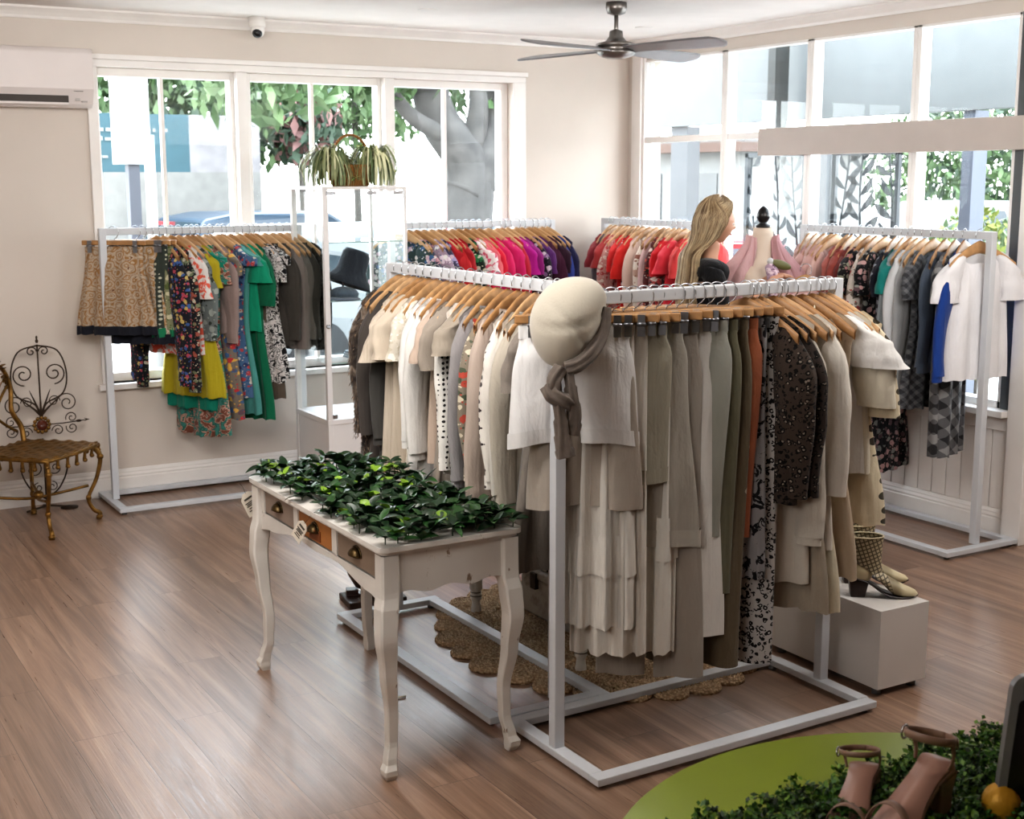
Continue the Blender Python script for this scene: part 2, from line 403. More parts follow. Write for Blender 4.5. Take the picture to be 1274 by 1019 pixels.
# ---------------------------------------------------------------- outside
indoor_mat = mat
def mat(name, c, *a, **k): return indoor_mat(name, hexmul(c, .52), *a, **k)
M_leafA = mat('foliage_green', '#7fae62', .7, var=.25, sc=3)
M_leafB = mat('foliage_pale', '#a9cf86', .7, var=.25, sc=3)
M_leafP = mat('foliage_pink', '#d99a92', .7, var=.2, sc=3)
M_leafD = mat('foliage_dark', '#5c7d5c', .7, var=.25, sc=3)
def pave():
    t = NT('pavement'); n = t.noise(t.coord(), 3, 4); return t.bsdf(t.ramp(n.outputs['Fac'], [(.3, '#a5a29c'), (.7, '#b5b2ad')]), .9)
struct(tag(MB().box(-14, 60, YB+.22, 60, -.15, -.03).box(XR+.18, 60, -14, YB+.22, -.15, -.03).obj('pavement', pave()), kind='structure'))
def leafcloud(c, r, n, size, m, seed=1):
    q = random.Random(seed); b = MB(); b.smooth = False
    for k in range(n):
        while True:
            p = Vector((q.uniform(-1, 1), q.uniform(-1, 1), q.uniform(-1, 1)))
            if .25 < p.length < 1: break
        p = Vector((c[0]+p.x*r[0], c[1]+p.y*r[1], c[2]+p.z*r[2]))
        e = Euler((q.uniform(0, 6), q.uniform(0, 6), q.uniform(0, 6))).to_matrix(); s = size*q.uniform(.6, 1.4)
        b.cur = q.choice(range(len(m)))
        b.add([p+e@Vector(v) for v in ((-s, 0, 0), (0, -s*.45, 0), (s, 0, 0), (0, s*.45, 0))], [(0, 1, 2, 3)], False)
    return b
# hoarding with white lines of lettering, behind hedge
hd = thing('street_hoarding', 'long teal banner hoarding with white lettering across the street', 'banner', (0, 20.0, 0))
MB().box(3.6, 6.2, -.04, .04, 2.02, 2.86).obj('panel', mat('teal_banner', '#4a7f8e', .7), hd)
MB().box(6.2, 7.3, -.04, .04, 2.02, 2.86).obj('photo_panel', mat('pale_banner', '#e4dcdc', .7, var=.2, sc=3), hd)
b = MB()
q = random.Random(3)
for z, x1, h in ((2.60, 5.8, .07), (2.47, 5.6, .06), (2.22, 5.45, .04)):
    x = 3.7
    while x < x1:
        w = q.uniform(.04, .09)
        b.box(x, x+w, -.055, -.04, z, z+h*q.choice((1, .75))); x += w+.03+(.07 if q.random() < .2 else 0)
b.lathe([(0, 0), (.07, 0), (.07, .015), (0, .015)], (0, 0, 0), 16, Matrix.Translation((5.55, -.04, 2.66)) @ Matrix.Rotation(R(90), 4, 'X'))
b.obj('lettering', mat('banner_white', '#d9e0e0', .7), hd)
MB().box(3.6, 7.3, -.06, .06, -.03, 2.02).obj('low_wall', mat('pale_masonry', '#cfcac4', .9, var=.1), hd)
# hedge bank behind
for i, (x, y, z, rx, rz_, ms_, n) in enumerate([(4.6, 23, 3.2, 2.2, 1.3, [M_leafA, M_leafB], 2600), (7.6, 23, 3.1, 1.8, 1.2, [M_leafA, M_leafD, M_leafB], 2200), (9.0, 22.6, 2.9, .7, .8, [M_leafP, M_leafD], 900), (10.9, 24.5, 3.6, 2., 1.1, [M_leafB, M_leafA], 1700)]):
    lab = ['pale green tree foliage above the left part of the teal hoarding', 'mid green bushy foliage above the right part of the teal hoarding', 'pink and dark leaved shrub at the edge of the first window', 'pale leafy branches high behind the middle window'][i]
    t_ = thing('street_tree', lab, 'tree', (x, y, 0), group='foliage across the street')
    leafcloud((0, 0, z), (rx, .8, rz_), n, .13, ms_, i).obj('crown', ms_, t_)
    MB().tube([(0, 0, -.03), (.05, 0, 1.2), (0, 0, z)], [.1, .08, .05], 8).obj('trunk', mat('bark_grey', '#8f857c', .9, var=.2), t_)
# gnarled tree in third window
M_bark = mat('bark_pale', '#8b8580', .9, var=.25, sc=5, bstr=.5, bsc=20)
tr = thing('gnarled_tree', 'big grey gnarled tree with forked trunk outside the third window', 'tree', (9.0, 16.4, -.03))
b = MB()
b.tube(bez([(0, 0, 0), (-.05, 0, 1.2), (0, 0, 2.1), (-.45, .1, 2.8), (-.7, 0, 3.7), (-1.2, 0, 4.6)], 24), [.42-.013*i for i in range(25)], 12)
b.tube(bez([(-.05, 0, 1.7), (.25, 0, 2.2), (.55, .1, 2.9), (.6, 0, 3.8), (.9, 0, 4.6)], 20), [.34-.01*i for i in range(21)], 12)
b.tube(bez([(.35, 0, 2.3), (.9, .1, 2.65), (1.5, 0, 2.9), (2.3, .1, 3.4)], 15), [.16-.007*i for i in range(16)], 10)
b.tube(bez([(-.3, 0, 2.5), (-.9, -.1, 2.75), (-1.3, 0, 3.2), (-1.9, 0, 3.5)], 15), [.14-.007*i for i in range(16)], 10)
b.tube(bez([(0, 0, 2.2), (.1, -.1, 3.), (-.1, 0, 3.9)], 14), [.2-.01*i for i in range(15)], 10)
b.obj('trunk', M_bark, tr)
b = leafcloud((-1.3, 0, 3.45), (1.2, .8, .5), 500, .13, [M_leafA, M_leafB], 8)
c_ = leafcloud((1.0, .3, 3.2), (1.2, .8, .6), 420, .13, [M_leafA, M_leafB], 9); b.add(c_.v, c_.f, False)
c_ = leafcloud((-3.3, -1, 3.1), (1.0, .8, .55), 420, .13, [M_leafA, M_leafB], 10); b.add(c_.v, c_.f, False)
b.mi = [q.choice((0, 1)) for _ in b.f]
b.obj('crown', [M_leafA, M_leafB], tr)
# sign post
sp = thing('street_sign', 'tall blank white sign column on a grey post outside the first window', 'sign', (2.78, 10.4, 0), R(10))
MB().box(-.135, .135, -.05, .05, 2.02, 2.9).obj('panel', mat('sign_white', '#f6f6f4', .6), sp)
MB().box(-.045, .045, -.03, .03, -.03, 2.02).obj('post', mat('post_grey', '#7e8290', .6), sp)
tag(MB().tube([(3.42, 12.2, -.03), (3.42, 12.2, 2.3)], .05, 10).obj('bollard_post', mat('sign_white', '#f6f6f4')), 'thin white pole just right of the tall white sign column', 'pole')
# cars
def car(name, label, loc, rz, body, L=4.2, W=1.75, Hh=1.46, hatch=True):
    c = thing(name, label, 'car', loc, rz)
    x = L/2
    prof = [(-x, .3), (-x, .72), (-x+.12, .92), (-x+.42, Hh-.08), (-x+.9, Hh), (.25, Hh), (1.05, .98), (x-.15, .82), (x, .62), (x, .3)]
    def pt(p, y): return (p[0], y*(1-.14*max(0, (p[1]-.9)/.5)), p[1])
    b = MB(); n = len(prof)
    vs = [pt(p, -W/2) for p in prof]+[pt(p, W/2) for p in prof]
    b.add(vs, [tuple(range(n)), tuple(range(2*n-1, n-1, -1))]+[(i, n+i, n+(i+1) % n, (i+1) % n) for i in range(n)], False)
    b.obj('body', body, c, bevel=.06)
    g = MB(); gl = mat('car_glass', '#4a5a63', .12)
    for s in (-1, 1):
        y = s*(W/2-.03)
        g.add([pt(p, y*1.02) for p in ((-x+.62, 1.0), (-x+.85, Hh-.1), (.2, Hh-.1), (.88, 1.0))], [(0, 1, 2, 3)], False)
    for A, B in (((-x+.14, .97), (-x+.41, Hh-.12)), ((1.02, 1.02), (.32, Hh-.05))):
        e = -.03 if A[0] < 0 else .03
        g.add([(A[0]+e, -W*.42, A[1]), (A[0]+e, W*.42, A[1]), (B[0]+e, W*.38, B[1]), (B[0]+e, -W*.38, B[1])], [(0, 1, 2, 3)], False)
    g.obj('window', gl, c)
    for sx in (-1, 1):
        for sy in (-1, 1):
            MB().lathe([(0, -.09), (.3, -.09), (.32, -.05), (.32, .05), (.3, .09), (0, .09)], (0, 0, 0), 20, Matrix.Translation((sx*(x-.8), sy*(W/2-.08), .3)) @ Matrix.Rotation(R(90), 4, 'X')).obj('wheel', mat('tyre', '#2a2a2c', .8), c)
    tl = MB()
    for s in (-1, 1): tl.box(-x-.02, -x+.06, s*W*.40-.12, s*W*.40+.12, .78, .95)
    tl.box(-x+.1, -x+.2, -.3, .3, Hh-.16, Hh-.11)
    tl.obj('tail_light', mat('tail_red', '#d0303c', .3), c)
    return c
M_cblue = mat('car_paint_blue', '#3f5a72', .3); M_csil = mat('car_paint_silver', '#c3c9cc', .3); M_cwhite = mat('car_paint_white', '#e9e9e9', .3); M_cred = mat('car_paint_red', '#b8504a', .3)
car('parked_car', 'dark blue car parked outside the first window', (7.2, 18.6, .0), R(8), M_cblue)
car('parked_car', 'pale silver car with a rounded roof outside the middle window', (6.0, 12.6, 0), R(5), M_csil)
car('parked_car', 'white hatchback seen from behind under the gnarled tree', (9.0, 14.0, -.02), R(62), M_cwhite)
car('parked_car', 'silver blue car at the edge of the third window', (12.6, 18.6, 0), R(20), M_csil)
# veranda on the right: fascia, posts, leaf screens
M_fas = mat('veranda_fascia', '#b4b9ba', .7, var=.05)
tag(MB().box(6.95, 7.0, 4.9, 11.2, 2.33, 3.4).obj('awning_fascia', M_fas, bevel=.004), 'pale grey awning fascia hanging outside the upper right windows', 'awning')
tag(MB().box(6.72, 6.85, 7.62, 7.70, 2.25, 3.3).obj('downpipe', mat('dark_pipe', '#4e5150', .6)), 'dark square downpipe behind the upper right panes', 'pipe')
tag(MB().box(6.99, 7.12, 8.98, 9.2, -.03, 2.33).obj('veranda_post', mat('veranda_post_grey', '#8f9498', .6)), 'square grey veranda post behind the first right pane', 'post')
tag(MB().box(6.97, 7.1, 6.00, 6.09, -.03, 2.33).obj('veranda_post', mat('veranda_post_blue', '#8a93a8', .6)), 'bluish veranda post against the hedge at far right', 'post')
def screen(x, y0, y1, z0, z1, label, seed):
    q = random.Random(seed)
    s = thing('leaf_screen', label, 'screen', (x, y0, 0), group='laser-cut leaf screens on the veranda')
    M_s = mat('screen_metal', '#3a474e', .5)
    W = y1-y0
    f = MB(); f.box(-.015, .015, 0, .035, z0, z1).box(-.015, .015, W-.035, W, z0, z1).box(-.015, .015, 0, W, z0, z0+.035).box(-.015, .015, 0, W, z1-.035, z1)
    f.obj('frame', M_s, s)
    b = MB(); b.smooth = False
    ns = max(2, int(W/.19))
    for k in range(ns):
        yc = (k+.5)*W/ns; ph = q.uniform(0, 6)
        pts = [(0, max(.02, min(W-.02, yc+.05*sin(ph+z*3.3))), z) for z in [z0+(z1-z0)*i/24 for i in range(25)]]
        b.tube(pts, .010, 4)
        z = z0+.05; sd = 1
        while z < z1-.02:
            y = yc+.05*sin(ph+z*3.3)
            Lf = q.uniform(.13, .21); a = R(q.uniform(28, 62)); wd = Lf*.155
            dy, dz = sd*sin(a), cos(a)
            pl = []
            for i in range(9):
                t = i/8; w = wd*sin(pi*t)**.8; bend = .03*sin(pi*t)*sd
                pl.append((y+dy*Lf*t+dz*w+bend*dz, z+dz*Lf*t-dy*w))
            for i in range(7, 0, -1):
                t = i/8; w = -wd*sin(pi*t)**.8; bend = .03*sin(pi*t)*sd
                pl.append((y+dy*Lf*t+dz*w+bend*dz, z+dz*Lf*t-dy*w))
            pl = [(max(.01, min(W-.01, u)), max(z0, min(z1, w))) for u, w in pl]
            b.add([(0, u, w) for u, w in pl], [tuple(range(len(pl)))], False)
            sd = -sd; z += q.uniform(.055, .085)
    b.obj('leaf_pattern', M_s, s)
screen(7.0, 7.56, 8.24, .3, 2.1, 'laser-cut leaf pattern metal screen behind the mannequin', 1)
screen(7.02, 6.66, 7.30, .3, 2.1, 'laser-cut leaf pattern metal screen right of the centre mullion', 2)
tag(MB().box(6.95, 7.1, 7.30, 7.42, -.03, 2.1).obj('veranda_post', mat('veranda_post_pale', '#dfe2e4', .6)), 'white veranda post between the two leaf screens', 'post')
hs = thing('neighbour_building', 'white building with a brown timber eave beyond the veranda', 'building', (15, 17, 0))
MB().box(0, 3, .9, 9, -.03, 2.36).obj('wall', mat('render_white', '#ecebe8', .8), hs)
MB().box(-.3, 3.3, .6, 9.3, 2.36, 2.52).obj('eave', mat('timber_brown', '#9a7563', .8), hs)
MB().box(-.1, 3.3, .6, 9.3, 2.52, 2.6).obj('roof', mat('roof_grey', '#b9b4ae', .8), hs)
MB().box(-.02, .0, 1.4, 2.4, 1.0, 2.0).box(-.02, 0, 3, 4.4, 1., 2.).obj('window', mat('car_glass', '#4a5a63'), hs)
hg = thing('garden_hedge', 'tall green hedge beyond the last right window', 'hedge', (17.5, 14.9, 0))
leafcloud((0, 0, 2.0), (1.0, 2.4, 1.35), 4600, .085, [M_leafA, M_leafD, M_leafB], 20).obj('foliage', [M_leafA, M_leafD, M_leafB], hg)
yb = thing('yellow_bush', 'yellow-green bush outside the last right window', 'bush', (9.2, 7.85, 0))
leafcloud((0, 0, .95), (.5, .42, .75), 2000, .045, [mat('foliage_lime', '#c3d54e', .7, var=.2), M_leafB], 21).obj('foliage', [mat('foliage_lime', '#c3d54e'), M_leafB], yb)
MB().tube([(0, 0, -.03), (.03, 0, .5), (0, 0, 1.2)], .03, 6).tube([(.1, 0, -.03), (.2, .05, .9)], .02, 6).obj('stem', mat('bark_grey', '#8f857c'), yb)
car('parked_car', 'white car in front of the hedge beyond the last right window', (14.2, 12.6, .15), R(100), M_cwhite)
car('parked_car', 'red car glimpsed low behind the first right pane', (9.8, 12.5, -.1), R(60), M_cred)

mat = indoor_mat
# ---------------------------------------------------------------- hangers and garments
M_wood = [mat('hanger_wood_a', '#bf9567', .42, var=.12, sc=30), mat('hanger_wood_b', '#b08558', .42, var=.12, sc=30), mat('hanger_wood_c', '#c9a277', .42, var=.1, sc=30)]
M_steel = mat('hanger_steel', '#b9bbbf', .22, 1.)
M_clip = mat('clip_steel', '#8d8f94', .3, .9)
def zc(x): return -.078-.098*(min(1, abs(x)/.215))**1.35
def hook_mb(r=.031):
    b = MB(); pts = []
    for i in range(15):
        a = R(-20+ 205*i/14)
        pts.append((-r*cos(a), 0, -.02+r*sin(a)))
    pts += [(r*.93, 0, -.038), (r*.55, 0, -.053), (.004, 0, -.062), (0, 0, -.085)]
    b.tube(pts, .0021, 6); return b
def make_hanger(k):
    h = thing('shirt_hanger', 'wooden shirt hanger', 'hanger')
    def f(u, v):
        x = lerp(-.215, .215, v); a = 2*pi*u; hh = lerp(.034, .017, abs(x/.215)**.8); z = zc(x)
        y = -.028*(x/.215)**2
        return Vector((x, y+.0075*cos(a)*(1 if abs(x) < .2 else .7), z+hh*sin(a)))
    b = MB(); b.surf(f, 10, 31); b.obj('wooden_arms', M_wood[k], h)
    hook_mb().obj('hook', M_steel, h); return h
def make_clip(k):
    h = thing('clip_hanger', 'wooden clip hanger', 'hanger')
    b = MB(); b.box(-.19, .19, -.007, .007, -.098, -.070); b.box(-.19, .19, -.004, .010, -.088, -.080)
    b.obj('wooden_bar', M_wood[k], h, bevel=.004)
    hook_mb().obj('hook', M_steel, h)
    for s in (-1, 1):
        c = MB(); c.box(s*.135-.012, s*.135+.012, -.030, -.025, -.140, -.070).box(s*.135-.012, s*.135+.012, .018, .023, -.140, -.070).box(s*.135-.008, s*.135+.008, -.028, .02, -.082, -.074).tube([(s*.135-.014, -.034, -.1), (s*.135+.014, -.034, -.1)], .006, 8)
        c.obj('clip', M_clip, h)
    return h
protoH = [make_hanger(k) for k in range(3)]; protoC = [make_clip(k) for k in range(2)]
kids = {p.name: [c for c in bpy.data.objects if c.parent == p] for p in protoH+protoC}
used = set()
def hang(proto, loc, rz, label, group):
    if proto.name in used:
        o = proto.copy(); col.objects.link(o)
        for c in kids[proto.name]:
            d = c.copy(); col.objects.link(d); d.parent = o
    else: o = proto; used.add(proto.name)
    o.location = loc; o.rotation_euler = (0, 0, rz); o['label'] = label; o['group'] = group
    return o

def sgp(v, p): return math.copysign(abs(v)**p, v)
class G:
    """one garment; local x across, y front(-)/back(+), z down from the rail top"""
    def __init__(s, seed): s.q = random.Random(seed); s.ph = [s.q.uniform(0, 6.28) for _ in range(12)]
    def body(s, hs=.215, L=.55, hw=None, d=.035, folds=.010, nf=3, neck=.125, dip=.05, off=0, strap=False, flat=False, ztop=None, ripple=.003, N=60, M=26, hemc=0):
        hw = hw or [(0, hs), (.2, hs-.01), (1, hs+.01)]
        ph = s.ph
        def zt(x):
            if flat: return -.108
            if ztop is not None: return ztop
            return zc(min(abs(x), .215))+.030-.05*sm((neck+.02-abs(x))/.06)-.10*max(0, abs(x)-.19)
        z0 = -.108 if flat else (ztop if ztop is not None else -.125)
        def f(u, v):
            a = 2*pi*u; c, sn = cos(a), sin(a); t = v**1.15
            w = interp(hw, t); x = w*sgp(c, .8)
            dd = interp([(0, .005), (.05, .016), (.25, d*.8), (1, d)], t)
            y = dd*sgp(sn, .9)
            A = folds*(.25+.75*sm(t*1.5))
            xx = x/max(w, .01)
            y += A*(sin(nf*2.1*xx+ph[0]+t*.9)+.6*sin(nf*4.3*xx+ph[1]-t*1.3)+.35*sin(nf*8.1*xx+ph[2])*t)*(1-abs(xx)**6*.5)
            k = sm(t/.22)
            z = lerp(zt(x)-L*t, z0-L*t, k)
            nk = neck*(1.0)
            if not flat and not strap and abs(x) < nk:
                q = 1-(x/nk)**2; z -= (dip if sn < 0 else .012)*q*(1-sm(t/.18))
            if strap and t < .12:
                z += .05*cos(xx*pi*2)*(1-t/.12)*.5
            z += (ripple*sin(nf*5*xx+ph[3]+a)+hemc*(xx*xx-.4))*sm((t-.7)/.3)
            if flat: y += .004*sin(40*xx+ph[4])*(1-t)
            return Vector((x+off*t, y-.006, z))
        s.f = f
        b = MB(); b.surf(f, N, M); return b
    def sleeve(s, sd, hs=.215, L=.5, r0=.075, r1=.052, out=.05, yo=-.012, M=16, flare=0, gather=False):
        ph = s.ph; x0 = hs-.055
        def f(u, v):
            a = 2*pi*u
            rr = interp([(0, .012), (.06, r0*.62), (.16, r0), (1, r1)], v)
            if gather: rr *= 1+.28*sin(pi*min(1, v*1.05))
            rr += flare*v*v
            ry = rr*.45
            cx = x0+.02+out*sin(v*pi/2); cz = zc(.19)+.03-L*v
            tilt = (.75-.75*sm(v*2))*(-1)
            wr = 1+.05*sin(7*v+ph[5]+2*a)+.07*sin(3*a+ph[6]+v*5)+.03*sin(19*v+ph[8]+a)
            px = cx+rr*cos(a)*wr; py = yo+ry*sin(a)*wr+.008*sin(v*7+ph[7])*v
            pz = cz+rr*cos(a)*tilt*.8
            return Vector((sd*px, py, pz))
        b = MB(); b.surf(f, 18, M); s.sv = getattr(s, 'sv', [])+[(v_, (f(0, .5)+f(.5, .5))/2) for v_ in b.v]; return b
    def front_strip(s, x0, x1, t0, t1, off=.004, n=22, side=-1):
        b = MB(); k = 4
        def find(x, t):
            w = None
            lo, hi = (.5, .75) if side < 0 else (.25, .5)
            lo, hi = .5, 1.0
            for _ in range(18):
                m = (lo+hi)/2
                if s.f(m, t).x < x: lo = m
                else: hi = m
            return s.f(lo, t)+Vector((0, -off, 0))
        vs = [find(lerp(x0, x1, i/(k-1)), lerp(t0, t1, j/(n-1))) for j in range(n) for i in range(k)]
        b.add(vs, [(j*k+i, (j+1)*k+i, (j+1)*k+i+1, j*k+i+1) for j in range(n-1) for i in range(k-1)])
        s.find = find; return b
    def collar(s, neck=.12, h=.035, off=.006):
        def f(u, v):
            a = 2*pi*u; c, sn = cos(a), sin(a); x = neck*.98*c
            q = 1-c*c; z = zc(x)+.0-(.045 if sn < 0 else .008)*q
            out = off*sin(v*pi)+.004
            return Vector((x*(1+.06*v), (.018+out)*sn-.006, z+.012*(1-v)-h*v*(.9 if sn < 0 else .7)+.006))
        b = MB(); b.surf(f, 28, 5); return b

NG = [0]
CAT = dict(tee='top', shirt='shirt', blouse='blouse', jacket='jacket', coat='coat', dress='dress', maxi='dress', cami='dress', skirt='skirt', pants='trousers', shorts='shorts', tunic='top', ruffle='top', knit='top')
NAME = dict(tee='short_sleeve_top', shirt='long_sleeve_shirt', blouse='blouse', jacket='jacket', coat='fur_coat', dress='dress', maxi='maxi_dress', cami='slip_dress', skirt='skirt', pants='trousers', shorts='shorts', tunic='tunic', ruffle='ruffled_top', knit='cardigan')
def garment(kind, spec, loc, rz, label, group, L=None, **o):
    NG[0] += 1; g = G(NG[0]*17+3); q = g.q
    root = thing(NAME[kind], label, CAT[kind], loc, rz, group)
    m = fab(spec); m2 = fab(o['m2']) if 'm2' in o else m
    hs = o.get('hs', .205+q.uniform(-.008, .012)); fo = o.get('folds', .009)
    if kind in ('tee', 'ruffle', 'tunic'):
        L = L or .58
        g.body(hs, L, [(0, hs), (.15, hs-.015), (1, hs+o.get('fl', .02))], folds=fo, dip=o.get('dip', .06), hemc=o.get('hemc', 0)).obj('body', m, root)
        for s in (-1, 1): g.sleeve(s, hs, o.get('SL', .2), .078, .07, .055, flare=.02 if kind != 'ruffle' else .06).obj('sleeve', m2, root)
    elif kind in ('shirt', 'blouse', 'knit', 'jacket', 'coat'):
        L = L or .68
        d = {'jacket': .045, 'coat': .06}.get(kind, .035)
        g.body(hs, L, [(0, hs), (.15, hs-.015), (.5, hs-.01), (1, hs+.015+o.get('fl', 0))], d=d, folds=fo*(.6 if kind in ('jacket', 'coat') else 1), dip=o.get('dip', .05), hemc=o.get('hemc', 0)).obj('body', m, root)
        sl = o.get('SL', .56)
        for s in (-1, 1): 
            g.sleeve(s, hs, sl, .08 if kind in ('jacket', 'coat') else .07, .05 if kind != 'blouse' else .045, o.get('out', .045), gather=(kind == 'blouse')).obj('sleeve', m2, root)
            if kind == 'shirt' or kind == 'blouse':
                def cf(u, v, s=s):
                    a = 2*pi*u; return Vector((s*(hs-.035+o.get('out', .045)+.045*cos(a)), -.012+.022*sin(a), zc(.19)+.03-sl+.02-.05*v))
                b = MB(); b.surf(cf, 16, 4); b.obj('cuff', m2, root)
        if kind in ('shirt', 'jacket', 'knit'):
            b = g.front_strip(-.015, .015, .14, .995)
            b.obj('placket', m, root)
            bt = MB()
            for i in range(6):
                p = g.find(0, .2+.13*i)+Vector((0, -.004, 0))
                bt.lathe([(0, 0), (.005, 0), (.005, .002), (0, .002)], (0, 0, 0), 8, Matrix.Translation(p) @ Matrix.Rotation(R(90), 4, 'X'))
            bt.obj('buttons', mat('button_pearl' if kind == 'shirt' else 'button_dark', '#d9d2c6' if kind == 'shirt' else '#3a332d', .4), root)
            g.collar(h=.05 if kind == 'jacket' else .035).obj('collar', m, root)
        if kind == 'coat':
            b = MB(); b.smooth = False
            for i in range(5200):
                t = q.random()**.9; u = q.random(); p = g.f(u, t); n_ = (g.f((u+.01) % 1, t)-p); 
                if q.random() < .35:
                    pv, cv = q.choice(g.sv); p = Vector(pv)+Vector((0, 0, q.uniform(-.02, .02))); nn = Vector((p.x-cv.x, (p.y-cv.y)*2, 0)).normalized()
                else: nn = Vector((p.x*.4, .2 if sin(2*pi*u) > 0 else -.2, .05)).normalized()
                l = q.uniform(.010, .020); dirv = (nn*.6+Vector((q.uniform(-.4, .4), q.uniform(-.4, .4), -.9))).normalized()
                sd_ = dirv.cross(nn).normalized()*.0022
                b.cur = q.choice((0, 0, 1, 2)); b.add([p-sd_, p+sd_, p+dirv*l], [(0, 1, 2)], False)
            b.obj('fur_pile', [mat('fur_mid', '#5d4a3a', .9), mat('fur_dark', '#2f241d', .9), mat('fur_light', '#8d7a66', .9)], root)
    elif kind in ('dress', 'maxi'):
        L = L or (.95 if kind == 'dress' else 1.15)
        fl = o.get('fl', .05)
        g.body(hs, L, [(0, hs), (.1, hs-.02), (.4, hs-.035), (1, hs-.01+fl)], d=.045, folds=fo*1.6, nf=4, ripple=.005, M=32, hemc=o.get('hemc', 0)).obj('body', m, root)
        sl = o.get('SL', .22)
        if sl:
            for s in (-1, 1): g.sleeve(s, hs, sl, .072, .06, .045, flare=o.get('flare', .01)).obj('sleeve', m2, root)
        if o.get('belt'):
            g.front_strip(-.17, .17, .38, .43, .005).obj('waist_tie', m2, root)
            b = MB(); b.tube(bez([(.02, -.05, -.125-L*.42), (.03, -.06, -.3-L*.42), (.02, -.055, -.42-L*.42)], 8), [(.014, .003)]*9, 8); b.obj('tie_end', m2, root)
    elif kind == 'cami':
        L = L or 1.0; w = .15
        g.body(w, L, [(0, .13), (.08, .165), (.3, .15), (1, .24)], d=.045, folds=.014, nf=4, strap=True, ztop=-.26, ripple=.005, M=30).obj('body', m, root)
        for s in (-1, 1):
            b = MB(); b.tube([(s*.10, -.03, -.26), (s*.098, -.022, -.17), (s*.095, 0, zc(.095)+.03), (s*.098, .018, -.18), (s*.10, .022, -.26)], .003, 6); b.obj('strap', m, root)
    elif kind == 'skirt':
        L = L or .7; fl = o.get('fl', .10); w0 = o.get('w0', .17)
        g.body(w0, L, [(0, w0), (.08, w0+.002), (1, w0+fl)], d=.05, folds=fo*1.8, nf=5, flat=True, ripple=o.get('rip', .003), M=28).obj('body', m, root)
        b = MB(); b.surf(lambda u, v: Vector(((w0+.002)*sgp(cos(2*pi*u), .8), .013*sgp(sin(2*pi*u), .8)-.006, -.106-.035*v)), 40, 4); b.obj('waistband', m2, root)
        if 'hem' in o:
            hm = MB(); f = g.f
            def hf(u, v):
                p = f(u, 1-.09*(1-v)); q2 = Vector((p.x*1.012, (p.y+.006)*1.12-.006, p.z-.004)); return q2
            hm.surf(hf, 60, 4); hm.obj('hem_band', fab(o['hem']), root)
        for lx in o.get('tiers', []):
            hm = MB(); f = g.f
            hm.surf(lambda u, v: (lambda p: Vector((p.x*(1.02+.03*v), (p.y)*(1.06+.10*v)+.003*sin(40*u*pi), p.z)))(f(u, lerp(lx, min(1, lx+.12), v))), 60, 5); hm.obj('ruffle', m2, root)
    elif kind in ('pants', 'shorts'):
        L = L or (.98 if kind == 'pants' else .42)
        lw = o.get('lw', .085); lh = o.get('lh', .095); ph = g.ph; hwid = o.get('hwid', .172)
        b = MB(); b.surf(lambda u, v: Vector(((hwid+.003)*sgp(cos(2*pi*u), .8), .014*sgp(sin(2*pi*u), .8)-.006, -.104-.042*v)), 44, 4); b.obj('waistband', m2, root)
        for s in (-1, 1):
            def f(u, v, s=s):
                a = 2*pi*u; w = interp([(0, hwid/2), (.12 if kind == 'pants' else .35, hwid/2+.018), (1, lh)], v); dd = interp([(0, .012), (.2, .028), (1, .03)], v)
                cx = s*interp([(0, hwid/2), (.25, hwid/2+.004), (1, o.get('cxh', hwid/2+.01))], v)
                x = cx+w*sgp(cos(a), .85)
                y = dd*sgp(sin(a), .85)+fo*(sin(x*28+ph[0]+v*2)+.6*sin(x*55+ph[1]-v*3))*(.3+.7*v)
                y -= .012*math.exp(-((x-cx)/.012)**2)*(1 if sin(a) < 0 else 0)*o.get('crease', .4)
                z = -.14-(L-.03)*v+(.006*sin(a+ph[3])+.02*(x/(.2))**2*(-1 if kind == 'shorts' else 0))*v
                return Vector((x, y-.006, z))
            lb = MB(); lb.surf(f, 34, 24); leg = lb.obj('trouser_leg', m, root)
            if o.get('cuff'):
                cu = MB(); cu.surf(lambda u, v, s=s: (lambda p, c: Vector(((p.x-c)*1.04+c, (p.y+.006)*1.15-.006, p.z)))(f(u, lerp(1-o['cuff'], 1.0, v), s), s*(hwid/2+.01)), 34, 4); cu.obj('turn_up', m2, leg)
        b = MB()
        for i in (-.13, -.06, .06, .13): b = MB(); b.box(i*hwid/.172-.006, i*hwid/.172+.006, -.026, -.021, -.152, -.10).obj('belt_loop', m2, root)

        b = MB(); b.box(-.008, .008, -.024, -.02, -.26, -.14); b.lathe([(0, 0), (.007, 0), (.007, .003), (0, .003)], (0, 0, 0), 10, Matrix.Translation((0, -.022, -.125)) @ Matrix.Rotation(R(90), 4, 'X')); b.obj('fly', m2, root)
    return root

